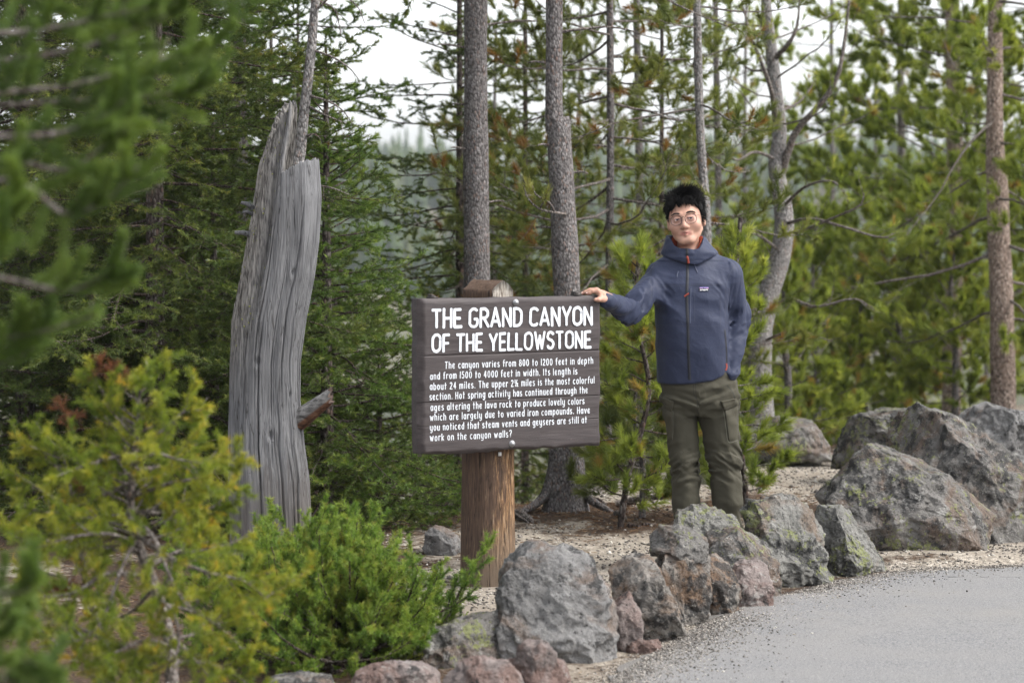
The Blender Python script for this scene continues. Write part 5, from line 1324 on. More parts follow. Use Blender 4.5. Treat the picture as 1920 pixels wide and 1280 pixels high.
# ---------------------------------------------------------------- conifers
def leaf_mat(name, c0, c1, c2, brown=(0.13, 0.06, 0.02), trans=0.35):
    m = M(name, 0.55, 0.25); t = m.attr()
    c = m.ramp(t, [(0.0, c0), (0.45, c1), (0.86, c2), (0.93, tuple((a + b) / 2 for a, b in zip(c2, brown))), (1.0, brown)])
    m.color(c)
    tr = m.n('ShaderNodeBsdfTranslucent'); mx = m.n('ShaderNodeMixShader'); mx.inputs[0].default_value = trans
    br = m.mix(1.0, c, (1.5, 1.5, 0.9), 'MULTIPLY'); m.lk(br, tr.inputs['Color'])
    m.lk(m.b.outputs[0], mx.inputs[1]); m.lk(tr.outputs[0], mx.inputs[2]); m.lk(mx.outputs[0], m.out.inputs['Surface'])
    return m.m
LEAF = {
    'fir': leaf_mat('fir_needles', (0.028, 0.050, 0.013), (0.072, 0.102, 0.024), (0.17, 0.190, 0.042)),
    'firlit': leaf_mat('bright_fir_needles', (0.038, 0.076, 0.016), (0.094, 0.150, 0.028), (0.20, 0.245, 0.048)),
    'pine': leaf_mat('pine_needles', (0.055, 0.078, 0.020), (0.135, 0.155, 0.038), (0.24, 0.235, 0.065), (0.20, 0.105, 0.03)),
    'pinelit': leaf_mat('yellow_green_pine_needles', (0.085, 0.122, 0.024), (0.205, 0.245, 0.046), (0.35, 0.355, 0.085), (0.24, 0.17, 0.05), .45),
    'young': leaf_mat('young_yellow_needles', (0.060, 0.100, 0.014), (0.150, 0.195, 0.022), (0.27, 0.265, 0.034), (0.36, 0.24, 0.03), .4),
    'shrub': leaf_mat('shrub_fir_needles', (0.040, 0.086, 0.017), (0.100, 0.170, 0.028), (0.20, 0.27, 0.048), (0.20, 0.21, 0.04), .4),
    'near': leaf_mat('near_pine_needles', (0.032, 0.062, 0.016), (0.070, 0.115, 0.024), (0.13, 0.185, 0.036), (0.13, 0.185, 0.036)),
    'rust': leaf_mat('rust_dead_needles', (0.06, 0.022, 0.012), (0.115, 0.042, 0.02), (0.18, 0.075, 0.03)),
}
def bark(name, c0, c1, c2, scale=1.0, flake=0.0):
    m = M(name, 0.95, 0.1); m.coord(rand=True)
    a = m.noise(38 * scale, 5, 0.65, vec=m.scaled((1, 1, 0.42)), dist=0.6); b = m.voro(60 * scale, vec=m.scaled((1, 1, 0.55)))
    b2 = m.voro(60 * scale, vec=m.scaled((1, 1, 0.55)), out='Color'); big = m.noise(7 * scale, 4)
    c = m.ramp(a, [(0.30, c0), (0.48, c1), (0.68, c2)])
    sp = m.n('ShaderNodeSeparateColor'); m.lk(b2, sp.inputs[0])
    c = m.mix(m.ramp(sp.outputs[0], [(0.78, 0), (0.82, 0.6)]), c, tuple(min(1, x * 1.5) for x in c2))
    c = m.mix(m.ramp(sp.outputs[1], [(0.88, 0), (0.91, 0.6)]), c, (0.18, 0.115, 0.09))
    c = m.mix(m.ramp(b, [(0.50, 0), (0.72, 0.85)]), c, tuple(x * 0.5 for x in c0))
    c = m.mix(m.ramp(big, [(0.45, 0), (0.75, 0.6)]), c, tuple(x * 0.8 for x in c1))
    m.color(c); h = m.bump(m.math('SUBTRACT', 1.0, b), 0.8, 0.010); m.bump(a, 0.7, 0.010, h); return m.m
BARK = {
    'grey': bark('grey_pine_bark', (0.085, 0.077, 0.075), (0.140, 0.128, 0.125), (0.195, 0.182, 0.18), 1.7),
    'dark': bark('dark_spruce_bark', (0.028, 0.021, 0.019), (0.066, 0.052, 0.047), (0.15, 0.135, 0.125), 1.2),
    'pale': bark('pale_grey_bark', (0.13, 0.122, 0.118), (0.20, 0.19, 0.184), (0.27, 0.258, 0.25), 1.8),
    'tan': bark('pinkish_tan_bark', (0.13, 0.095, 0.078), (0.24, 0.182, 0.150), (0.34, 0.28, 0.24), 1.3),
    'twig': bark('grey_twig_bark', (0.075, 0.062, 0.055), (0.15, 0.13, 0.118), (0.25, 0.225, 0.21), 2.0),
    'darktwig': bark('dark_twig_bark', (0.030, 0.022, 0.018), (0.065, 0.050, 0.042), (0.13, 0.112, 0.10), 2.0),
}
def rotax(v, ax, ang):
    c, s = np.cos(ang)[:, None], np.sin(ang)[:, None]
    return v * c + np.cross(ax, v) * s + ax * (np.sum(ax * v, -1, keepdims=True)) * (1 - c)
def walk(p0, d0, L, n, rng, droop=0.0, up=0.0, wob=0.10):
    """B curved shoots: start, direction, length -> (B,n,3)"""
    B = len(p0); P = np.zeros((B, n, 3)); P[:, 0] = p0; d = d0.copy(); st = (L / (n - 1))[:, None]
    droop = np.broadcast_to(droop, (B,)); up = np.broadcast_to(up, (B,))
    for k in range(1, n):
        s = k / (n - 1)
        d = d + rng.normal(0, wob, (B, 3)); d[:, 2] += (-droop * (1 - s) + up * s) * 2.0 / (n - 1)
        d = norm(d); P[:, k] = P[:, k - 1] + d * st
    return P
def pick(P, s):
    """point and tangent at fraction s of polylines P (B,n,3)"""
    n = P.shape[1]; f = np.clip(s, 0, 0.9999) * (n - 1); i = f.astype(int); t = (f - i)[:, None]; b = np.arange(len(P))
    return P[b, i] * (1 - t) + P[b, i + 1] * t, norm(P[b, i + 1] - P[b, i])
def needles(p0, p1, per, ln, wd, rng, spread=(0.5, 1.0), flat=0.0, tint=None, tipfan=0.0):
    """thin needle blades round each shoot segment"""
    B = len(p0); per = int(per)
    ax = norm(p1 - p0); ref = np.where(np.abs(ax[:, 2:3]) > .9, np.array([1., 0, 0]), np.array([0, 0, 1.])); a = norm(np.cross(ax, ref)); b = np.cross(ax, a)
    u = rng.uniform(0, 1, (B, per)); th = rng.uniform(0, 2 * pi, (B, per))
    if flat: th = np.where(rng.uniform(0, 1, (B, per)) < flat, np.where(rng.uniform(0, 1, (B, per)) < .5, 0, pi) + rng.normal(0, .45, (B, per)), th)
    al = rng.uniform(spread[0], spread[1], (B, per)) * (1 - tipfan * u ** 3)
    rad = a[:, None] * np.cos(th)[..., None] + b[:, None] * np.sin(th)[..., None]
    d = ax[:, None] * np.cos(al)[..., None] + rad * np.sin(al)[..., None]
    base = p0[:, None] + (p1 - p0)[:, None] * u[..., None]
    L = ln * rng.uniform(.7, 1.15, (B, per)) * (1 if np.isscalar(ln) else 1)
    w_ = norm(np.cross(d, rng.normal(0, 1, (B, per, 3)))) * (np.asarray(wd) / 2)
    tip = base + d * L[..., None]
    V = np.stack([base - w_, base + w_, tip], 2).reshape(-1, 3)
    i = np.arange(B * per) * 3
    t = np.repeat((rng.uniform(0.0, .45, B) if tint is None else tint)[:, None], per, 1) + .22 * u + rng.normal(0, .05, (B, per))
    return V, np.stack([i, i + 1, i + 2], -1), np.repeat(np.clip(t, 0, 1).ravel(), 3)
class Tree:
    """trunk and limbs as wood, needles as a crown; every tree is one thing"""
    def __init__(s, name, base, label, cat, group, seed):
        s.rng = np.random.default_rng(seed); s.base = np.array(base, float)
        s.root = tag(empty(name, s.base), label, cat, group)
        s.tr, s.wood, s.leaf = MB(), MB(), MB(); s.lf = 0; s.dead = MB()
    def trunk(s, pts, radii, k=16, n=60, rough=0.06, flare=None):
        p = resample(pts, n); q = np.linspace(0, 1, n); r = np.interp(q, np.linspace(0, 1, len(radii)), radii)
        s.tp, s.trr = p, r
        v, f = tubes(p[None], r[None], k)
        nn = fbm(v * np.array([9, 9, 3.5]) + s.base, 3, 7)[:, None] * rough
        c = np.repeat(p, k, 0); v = c + (v - c) * (1 + nn)
        s.tr.add(v, f); s.tr.add(np.vstack([v[-k:], p[-1:]]), np.array([[j, (j + 1) % k, k] for j in range(k)]))
        return s
    def at_height(s, z):
        i = np.clip(np.interp(z, s.tp[:, 2], np.arange(len(s.tp))), 0, len(s.tp) - 1.001); a = i.astype(int); t = (i - a)[:, None]
        return s.tp[a] * (1 - t) + s.tp[a + 1] * t, s.trr[a]
    def branches(s, n, z0, z1, Lf, e0, droop, up, r0=.09, wob=.07, npt=9, az=None, k=5, whorl=0):
        rng = s.rng
        z = np.sort(z0 + (z1 - z0) * (np.arange(n) + rng.uniform(0, 1, n)) / n)
        if whorl: z = np.round(z / whorl) * whorl + rng.normal(0, .03, n)
        a = (np.arange(n) * 2.39996 + rng.uniform(-.5, .5, n)) if az is None else rng.uniform(az[0], az[1], n)
        f = np.clip((z - z0) / (z1 - z0), 0, 1); L = Lf(f) * rng.uniform(.65, 1.15, n)
        e = e0(f) + rng.normal(0, .13, n)
        p, r = s.at_height(z); d = np.stack([np.cos(a) * np.cos(e), np.sin(a) * np.cos(e), np.sin(e)], -1)
        P = walk(p, d, L, npt, rng, droop, up, wob)
        R0 = np.minimum(r * .4, .0025 + L * .0052); q = np.linspace(0, 1, npt)
        s.wood.add(*tubes(P, R0[:, None] * (1 - .85 * q)[None] + .0012, k))
        return P, L
    def limb(s, pts, r0, r1=.004, n=14, k=7):
        p = resample(pts, n); s.wood.add(*tubes(p[None], np.linspace(r0, r1, n)[None], k)); return p
    def sub(s, P, L, spacing, ratio, bare=.2, beta=(.7, 1.1), flat=.8, lift=.1, up=.15, droop=0, npt=6, minL=.05, taper=.65, r=.0022, wob=.10, k=3, maxL=9, tip=True):
        """side shoots along polylines P"""
        rng = s.rng
        m = np.maximum(1, (L * (1 - bare) / spacing).astype(int)); idx = np.repeat(np.arange(len(P)), m)
        j = np.concatenate([np.arange(x) for x in m]); sfr = bare + (1 - bare) * (j + rng.uniform(.1, .9, len(j))) / m[idx]
        p, t = pick(P[idx], sfr)
        lat = norm(np.cross(t, np.array([0, 0, 1.])) + 1e-6); side = np.where(j % 2 == 0, 1, -1)[:, None]
        roll = rng.uniform(-1, 1, len(j)) * pi * (1 - flat)
        d = lat * side; d = rotax(d, t, roll)
        be = rng.uniform(beta[0], beta[1], len(j))[:, None]
        d = t * np.cos(be) + d * np.sin(be); d[:, 2] += lift * rng.uniform(.3, 1.5, len(j)); d = norm(d)
        l = np.clip(L[idx] * ratio * (1 - taper * sfr) * rng.uniform(.6, 1.2, len(j)), minL, maxL)
        Q = walk(p, d, l, npt, rng, droop, up, wob)
        q = np.linspace(0, 1, npt)
        s.wood.add(*tubes(Q, (np.minimum(r, .0008 + l * .007)[:, None] * (1 - .7 * q)[None] + .0005), k))
        return Q, l
    def needle_along(s, P, L, start, per_m, ln, wd, spread=(.5, 1.0), flat=.5, base_tint=(0, .4), keep=1.0, tipfan=.6, brown=0.0):
        """needles on the outer part of every shoot in P"""
        rng = s.rng
        if keep < 1: m = rng.uniform(0, 1, len(P)) < keep; P, L = P[m], L[m]
        if not len(P): return
        hi = P[:, 0, 2] + s.base[2] > CAM_Z + .1 * s.base[1] + .7
        if hi.any() and not s.__dict__.get('_in'):
            s._in = True
            s.needle_along(P[~hi], L[~hi], start, per_m, ln, wd, spread, flat, base_tint, 1.0, tipfan, brown); s.needle_along(P[hi], L[hi], start, per_m * .6, ln * 1.3, wd * 1.7, spread, flat, base_tint, .55, tipfan, brown)
            s._in = False; return
        n = P.shape[1]; i0 = int(round(start * (n - 1))); seg0 = P[:, i0:-1].reshape(-1, 3); seg1 = P[:, i0 + 1:].reshape(-1, 3); ns = n - 1 - i0
        tw = np.repeat(rng.uniform(base_tint[0], base_tint[1], len(P)) + .25 * vnoise((P[:, 0] + s.base) * 1.6, 44), ns) + np.tile(np.linspace(0, .18, ns), len(P))
        tw = np.clip(tw, 0, .88)
        if brown: b_ = np.repeat(rng.uniform(0, 1, len(P)) < brown, ns); tw = np.where(b_, 1.0, tw)
        lens = np.linalg.norm(seg1 - seg0, axis=1); per = max(3, int(round(per_m * np.median(lens))))
        v, f, t = needles(seg0, seg1, per, ln, wd, rng, spread, flat, tw, tipfan if ns == 1 else 0)
        s.leaf.add(v, f, tint=t); s.lf += len(f)
    def tufts(s, P, L, frac, per, ln, wd, base_tint=(0, .45), keep=1.0, brown=.04, spread=(.25, 1.15), maxlen=.07):
        rng = s.rng
        if keep < 1: m = rng.uniform(0, 1, len(P)) < keep; P, L = P[m], L[m]
        if not len(P): return
        n = P.shape[1]; p1 = P[:, -1]; t = norm(P[:, -1] - P[:, -2]); hi = p1[:, 2] + s.base[2] > CAM_Z + .1 * s.base[1] + .7; m = ~hi | (rng.uniform(0, 1, len(P)) < .55); P, L, p1, t = P[m], L[m], p1[m], t[m]; tl = np.minimum(L * frac, maxlen)[:, None]
        tw = np.clip(rng.uniform(base_tint[0], base_tint[1], len(P)) + .2 * vnoise((p1 + s.base) * 1.3, 45), 0, .86); tw = np.where(rng.uniform(0, 1, len(P)) < brown, .98, tw)
        v, f, tt = needles(p1 - t * tl, p1 + t * .006, per, ln, wd, rng, spread, 0, tw, .55)
        s.leaf.add(v, f, tint=tt); s.lf += len(f)
    def done(s, bark_, twig, leaf):
        if s.tr.v: s.tr.build('trunk', BARK[bark_], s.root)
        wv = np.concatenate(s.wood.v); wf = [np.concatenate(x) for x in s.wood.f.values()]; fs = list(wf); v = wv; tint = np.zeros(len(wv)); nw = sum(len(x) for x in wf); nl = 0
        if s.leaf.v:
            lv = np.concatenate(s.leaf.v); lf = np.concatenate(s.leaf.f[3]) + len(wv); fs.append(lf); nl = len(lf); v = np.vstack([wv, lv]); tint = np.concatenate([tint] + s.leaf.t)
        o = link_mesh('crown', v, fs, [BARK[twig], LEAF[leaf]], s.root, tint=tint)
        mi = np.r_[np.zeros(nw, np.int32), np.ones(nl, np.int32)]; o.data.polygons.foreach_set('material_index', mi); o.data.polygons.foreach_set('use_smooth', mi == 0)
        STATS.append((s.root.name, nl)); return s.root
STATS = []
def pxz(py, Y): return float(at(0, py, Y)[2])
def base_at(px, Y):
    x = (px - 960) / FPX * Y; return np.array([x, Y, float(ground_z(x, Y))])

def fir(name, px, Y, h, label, seed, L0=.9, leaf='fir', group='firs beside the dead stump', tr=.05, lean=0.0, dens=1.0, z0=.12, nb=None, bark_='dark', twig='darktwig', wid=.0026, e_low=-.18, wood_bare=.25, pw=.8, keep=.92):
    b = base_at(px, Y); t = Tree(name, b, label, 'fir tree', group, seed)
    t.trunk([(0, 0, -.3), (lean * .3, 0, h * .3), (lean, 0.03, h)], [tr * 1.15, tr * .95, tr * .75, tr * .5, .008], 12, 70)
    nb = int((nb or int(30 * h)) * 1.25)
    P, L = t.branches(nb, z0, h * .985, lambda f: L0 * (1.02 - f) ** pw + .05, lambda f: e_low + .75 * f ** 1.4, .14, .22, wob=.06)
    S_, SL = t.sub(P, L, .062 / dens, .46, bare=wood_bare * .7, flat=.80, lift=.02, up=.12, maxL=.46, taper=.55)
    T_, TL = t.sub(S_, SL, .040 / dens, .42, bare=.08, flat=.75, lift=.02, up=.10, npt=3, minL=.05, maxL=.16, r=.0012)
    wid = wid * 1.9
    t.needle_along(T_, TL, 0, 560, .026, wid, (.5, 1.1), .35, keep=keep)
    t.needle_along(S_, SL, .25, 520, .026, wid, (.5, 1.1), .35, keep=keep)
    t.needle_along(P, L, .6, 460, .027, wid, (.5, 1.0), .35)
    return t, bark_, twig, leaf
def pine(name, px, Y, h, label, seed, group='pines behind the sign and the man', tr=.06, L0=1.1, z0=.8, nb=40, leaf='pine', bark_='grey', twig='twig', per=34, nl=.050, wid=.0026, dens=1.0, pts=None, radii=None, e_low=-.25, az=None, up=.55, tuft_keep=.9, trunk_k=16, pw=.7, brown=.05, droop=.25, ratio=.42, terr=True, cat='pine tree', zc=None):
    b = base_at(px, Y); t = Tree(name, b, label, cat, group, seed)
    t.trunk(pts if pts is not None else [(0, 0, -.4), (.02, .02, h * .35), (-.03, 0, h * .7), (0, 0, h)], radii if radii is not None else [tr * 1.2, tr, tr * .85, tr * .55, .012], trunk_k, 90)
    P, L = t.branches(nb, z0, h * .97, lambda f: L0 * (1.03 - f) ** pw + .08, lambda f: e_low + .9 * f ** 1.3, droop, up, wob=.10, az=az)
    S_, SL = t.sub(P, L, .085 / dens, ratio, bare=.18, flat=.55, lift=.12, up=.45, maxL=.55, taper=.6, wob=.14, beta=(.5, 1.0))
    T_, TL = t.sub(S_, SL, .070 / dens, .42, bare=.25, flat=.4, lift=.15, up=.4, npt=4, minL=.06, maxL=.2, wob=.14, beta=(.45, .95), r=.0018)
    for A, B in ((P, L), (S_, SL), (T_, TL)): t.tufts(A, B, .8, int(per * 2.3), nl * 1.25, wid * 1.6, keep=tuft_keep, brown=brown, maxlen=.13, spread=(.35, 1.1))
    return t, bark_, twig, leaf
def fin(x): return x[0].done(*x[1:])
def forest():
    G1 = 'firs beside the dead stump'; G2 = 'pines behind the sign and the man'; G3 = 'trees standing on the rim slope'
    # --- dense firs at the rim, by the stump
    x = fir('fir_tree', 287, 12.6, 6.5, 'dark fir with a visible dark trunk behind the young yellowish conifer', 11, L0=1.25, tr=.058, dens=1.05, nb=190, lean=.05); fin(x)
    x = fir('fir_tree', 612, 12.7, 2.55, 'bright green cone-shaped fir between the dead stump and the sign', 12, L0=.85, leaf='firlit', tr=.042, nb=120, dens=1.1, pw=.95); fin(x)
    x = fir('fir_tree', 45, 13.6, 7.0, 'tall dark fir at the edge of the view behind the blurred pine boughs', 13, L0=1.3, tr=.06, nb=170, dens=.95); fin(x)
    x = fir('fir_tree', 160, 15.0, 7.5, 'dark fir with greenish crown behind the blurred boughs, set back from the dark-trunked one', 14, L0=1.35, tr=.065, nb=170, dens=.9, wid=.003); fin(x)
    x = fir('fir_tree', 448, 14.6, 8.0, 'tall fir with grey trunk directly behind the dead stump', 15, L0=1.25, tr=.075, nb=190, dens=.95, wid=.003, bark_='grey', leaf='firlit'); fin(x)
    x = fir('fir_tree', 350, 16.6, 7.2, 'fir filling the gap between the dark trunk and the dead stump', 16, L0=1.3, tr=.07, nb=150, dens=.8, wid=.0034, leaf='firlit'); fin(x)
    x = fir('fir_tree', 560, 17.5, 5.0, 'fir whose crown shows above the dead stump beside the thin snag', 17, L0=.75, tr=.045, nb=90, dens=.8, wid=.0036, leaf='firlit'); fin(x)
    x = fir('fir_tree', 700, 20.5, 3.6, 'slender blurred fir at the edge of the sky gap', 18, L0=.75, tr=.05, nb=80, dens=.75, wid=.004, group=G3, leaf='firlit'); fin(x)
    x = fir('fir_tree', 622, 24.0, 6.2, 'pointed distant fir seen over the bright cone-shaped one', 19, L0=.9, tr=.06, nb=90, dens=.65, wid=.005, group=G3, leaf='fir'); fin(x)
    x = fir('fir_tree', 710, 13.2, 1.0, 'low drooping fir with bare grey twigs beside the lower left of the sign', 20, L0=.75, tr=.03, nb=42, dens=1.0, e_low=-.1, keep=.6); fin(x)
    x = fir('fir_tree', 235, 14.2, 3.4, 'shorter dark fir right behind the top of the young yellowish conifer', 21, L0=1.0, tr=.045, nb=95, dens=.95, wid=.003); fin(x)
    x = fir('fir_tree', 400, 13.4, 2.2, 'small fir pressed against the rough side of the dead stump', 22, L0=.8, tr=.04, nb=75, dens=1.0); fin(x)
    x = fir('fir_tree', 95, 18.5, 8.5, 'fir deep in the shade at the edge of the view', 23, L0=1.5, tr=.06, nb=150, dens=.7, wid=.0042); fin(x)
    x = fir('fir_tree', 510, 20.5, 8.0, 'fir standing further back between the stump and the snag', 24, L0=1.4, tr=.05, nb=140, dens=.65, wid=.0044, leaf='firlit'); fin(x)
    x = fir('fir_tree', 780, 17.0, 1.9, 'small fir low behind the edge of the sign', 25, L0=.8, tr=.035, nb=60, dens=.8, wid=.0036); fin(x)
    # --- conifers behind the sign
    x = fir('spruce_tree', 862, 15.8, 5.2, 'dark spruce with drooping limbs behind the slimmer of the two thick trunks', 31, L0=1.05, tr=.040, nb=110, dens=.85, wid=.0032, e_low=-.35, group=G2, wood_bare=.35, z0=.5); fin(x)
    x = pine('pine_tree', 884, 17.0, 7.5, 'tall pine reaching into the sky gap with loose tufted boughs', 32, L0=.52, z0=1.5, nb=70, tr=.030, wid=.0034, per=30, dens=.9, twig='darktwig'); fin(x)
    x = fir('spruce_tree', 985, 17.5, 6.5, 'dark spruce showing between the two thick grey trunks', 33, L0=1.0, tr=.032, nb=110, dens=.75, wid=.0036, e_low=-.3, group=G2, z0=.3); fin(x)
    # --- the two thick grey pines
    t = pine('pine_tree', 898, 13.7, 9.5, 'slimmer of the two thick grey trunks rising behind the sign post', 41, pts=[(.0, 0, -.3), (-.01, 0, 1.2), (-.018, 0, 2.4), (-.012, 0, 3.4), (.03, 0, 9.5)], radii=[.098, .082, .073, .068, .066, .055, .02], L0=1.2, z0=3.0, nb=46, trunk_k=28, dens=.7, per=22, wid=.004)
    for zz_, a, l in ((1.75, .4, .10), (2.3, 2.9, .07), (2.05, -2.6, .09), (2.62, 3.4, .16), (1.4, 2.6, .05), (2.75, .3, .3)):
        p, r = t[0].at_height(np.array([zz_])); t[0].limb([p[0], p[0] + np.array([cos(a), sin(a), .15]) * (r[0] + l * .6), p[0] + np.array([cos(a), sin(a), .1]) * (r[0] + l)], .008, .003, 5)
    fin(t)
    t = pine('pine_tree', 1060, 13.25, 10.5, 'thicker grey trunk with flared roots between the sign and the man', 42, pts=[(.0, 0, -.25), (.004, 0, .12), (.01, 0, .5), (.008, 0, 1.2), (-.035, 0, 2.1), (-.062, 0, 2.9), (.0, 0, 10.5)], radii=[.19, .155, .122, .105, .09, .084, .078, .073, .07, .068, .06, .05, .042, .035, .02], L0=1.4, z0=3.05, nb=48, trunk_k=32, dens=.7, per=22, wid=.004)
    tr_ = t[0]; rg_ = np.random.default_rng(77)
    for a, l in ((3.7, .28), (-.45, .22), (1.2, .2), (2.6, .15)):
        d = np.array([cos(a), sin(a), 0]); g = lambda s: float(ground_z(tr_.base[0] + d[0] * s, tr_.base[1] + d[1] * s)) - tr_.base[2]
        tr_.tr.add(*tubes(resample([d * .06 + [0, 0, .26], d * .12 + [0, 0, .10], d * (.14 + l * .45) + [0, 0, g(.14 + l * .45) + .022], d * (.12 + l) + [0, 0, g(.12 + l) - .02]], 12)[None], np.linspace(.038, .008, 12)[None], 8))
    for zz_, a, l in ((2.0, 3.6, .07), (1.85, -.2, .08), (2.45, 3.3, .10), (1.55, 3.0, .06), (2.85, -.3, .35), (2.62, .1, .4)):
        p, r = tr_.at_height(np.array([zz_])); tr_.limb([p[0], p[0] + np.array([cos(a), sin(a), .12]) * (r[0] + l * .6), p[0] + np.array([cos(a), sin(a), .02]) * (r[0] + l)], .009, .003, 5)
    # one bare grey limb with a few tufts that reaches across in front of the trunk
    o = tr_.base
    l1 = tr_.limb([at(1062, 402, 13.2) - o, at(1040, 398, 12.95) - o, at(1012, 392, 12.85) - o, at(990, 372, 12.8) - o, at(982, 348, 12.8) - o], .008, .003, 12)
    l2 = tr_.limb([at(1040, 398, 12.95) - o, at(1030, 380, 12.85) - o, at(1005, 365, 12.8) - o, at(998, 348, 12.8) - o], .006, .003, 10)
    l3 = tr_.limb([at(1012, 392, 12.85) - o, at(1022, 372, 12.8) - o, at(1030, 352, 12.78) - o], .005, .003, 12)
    for l in (l1, l2, l3):
        Q = np.stack([l[-5:]] * 3) + rg_.normal(0, .012, (3, 1, 3)); tr_.tufts(Q, np.full(3, .2), .5, 40, .05, .003, base_tint=(.4, .8), brown=0)
    fin(t)
    # --- pines between the thick trunks and the man
    x = pine('pine_tree', 1138, 15.0, 7.2, 'bushy pine with long bare twigs and rusty tufts right of the thicker trunk', 43, L0=1.25, z0=.9, nb=90, tr=.024, per=34, wid=.003, dens=1.05, brown=.12, bark_='grey'); fin(x)
    x = fir('spruce_tree', 1240, 17.2, 5.0, 'thin dark spruce seen above the hair of the man', 44, L0=.7, tr=.028, nb=85, dens=.8, wid=.0036, group=G2, e_low=-.2); fin(x)
    x = pine('pine_tree', 1195, 19.0, 8.0, 'tall pine with a grey trunk half hidden behind the bushy one', 45, L0=1.3, z0=1.0, nb=74, tr=.034, per=28, wid=.004, dens=.9); fin(x)
    x = pine('pine_tree', 1322, 14.3, 9.0, 'slim straight pale trunk rising directly behind the head of the man', 46, L0=.75, z0=1.4, nb=44, pts=[(.0, 0, -.4), (.01, 0, 1.4), (-.055, 0, 2.9), (-.12, 0, 9)], radii=[.036, .032, .029, .027, .024, .02, .01], bark_='pale', per=30, wid=.003, dens=.8, tuft_keep=.7, up=.5); fin(x)
    x = pine('pine_sapling', 1192, 12.35, 1.45, 'low bushy pine with yellow-green tufts between the sign and the legs of the man', 47, L0=.24, z0=.12, nb=46, tr=.016, trunk_k=8, pts=[(-.1, .05, -.2), (-.04, 0, .25), (.07, .04, .7), (.0, 0, 1.1), (.02, 0, 1.45)], bark_='dark', per=44, nl=.048, wid=.0026, dens=1.25, leaf='pinelit', brown=.08, e_low=.0, pw=.5, twig='darktwig'); fin(x)
    x = pine('pine_sapling', 1200, 12.9, .8, 'small dark pine bush between the roots of the thicker trunk and the man', 48, L0=.30, z0=.12, nb=34, tr=.018, per=44, wid=.0028, dens=1.1, leaf='pine', e_low=.0, pw=.5); fin(x)
    x = pine('pine_sapling', 1388, 12.6, 1.5, 'bushy young pine just beyond the arm the man keeps in his pocket', 49, L0=.20, z0=.16, nb=50, tr=.015, trunk_k=8, pts=[(.06, .05, -.2), (.02, 0, .3), (-.05, .03, .8), (.0, 0, 1.6)], bark_='dark', per=44, nl=.05, wid=.0028, dens=1.2, leaf='pinelit', e_low=.05, pw=.5, brown=.05); fin(x)
    # --- twisted whitebark pine
    Yw = 17.0; b = base_at(1440, Yw); t = Tree('whitebark_pine', b, 'twisted pale-trunked pine with forked limbs to the right of the man', 'pine tree', G2, 50)
    P_ = lambda px, py, dy=0: at(px, py, Yw + dy) - b
    t.trunk([(0, 0, -.4), P_(1425, 660), P_(1437, 570), P_(1458, 500), P_(1470, 430), P_(1466, 370), P_(1455, 310), P_(1462, 255), P_(1456, 180), P_(1446, 90), P_(1436, 0), P_(1430, -160), P_(1436, -420)], [.088, .082, .078, .074, .068, .06, .055, .05, .047, .04, .035, .03, .012], 16, 110)
    limbs = [([P_(1464, 330), P_(1490, 250, -.1), P_(1530, 205, -.2), P_(1568, 150, -.3), P_(1583, 80, -.3), P_(1592, 0, -.3), P_(1600, -90, -.3)], .030), ([P_(1456, 230), P_(1446, 170, -.2), P_(1425, 110, -.3), P_(1405, 60, -.3), P_(1385, -20, -.3)], .022), ([P_(1452, 110), P_(1480, 80, -.2), P_(1496, 40, -.2), P_(1500, -40, -.2)], .022),
             ([P_(1466, 390), P_(1510, 350, -.3), P_(1560, 340, -.5), P_(1590, 370, -.6)], .014), ([P_(1470, 420), P_(1520, 410, -.4), P_(1580, 425, -.7), P_(1650, 445, -.8), P_(1680, 436, -.8)], .014), ([P_(1468, 440), P_(1515, 428, -.5), P_(1570, 405, -.8), P_(1612, 385, -.9), P_(1620, 362, -.9)], .012),
             ([P_(1462, 470), P_(1420, 440, -.3), P_(1380, 430, -.5), P_(1350, 400, -.6)], .013), ([P_(1458, 300), P_(1415, 285, -.2), P_(1380, 300, -.4), P_(1345, 270, -.5)], .014), ([P_(1440, 580), P_(1480, 560, -.4), P_(1530, 575, -.6), P_(1600, 560, -.7), P_(1640, 580, -.7)], .014), ([P_(1432, 600), P_(1400, 560, -.4), P_(1370, 545, -.7)], .014), ([P_(1430, 640), P_(1490, 620, -.5), P_(1560, 640, -.8)], .012), ([P_(1460, 210), P_(1500, 190, .3), P_(1530, 150, .4)], .012), ([P_(1448, 130), P_(1405, 130, .3), P_(1370, 90, .4)], .012)]
    LP = np.stack([t.limb(l, r, .004, 14) for l, r in limbs]); LL = np.linalg.norm(np.diff(LP, axis=1), axis=2).sum(1)
    bp, bl = t.branches(26, pxz(300, Yw) - b[2], pxz(-400, Yw) - b[2], lambda f: .9 - .4 * f, lambda f: .1 + .5 * f, .1, .5, wob=.12)
    for PP, L_ in ((LP, LL), (bp, bl)):
        S_, SL = t.sub(PP, L_, .12, .36, bare=.3, flat=.5, lift=.2, up=.5, maxL=.5, wob=.14, beta=(.5, 1.0)); T_, TL = t.sub(S_, SL, .12, .4, bare=.35, flat=.4, lift=.15, up=.4, npt=4, minL=.06, maxL=.2, wob=.14, r=.0018)
        for A, B in ((PP, L_), (S_, SL), (T_, TL)): t.tufts(A, B, .5, 32, .052, .0038, keep=.72, base_tint=(.05, .6))
    t.done('pale', 'twig', 'pinelit')
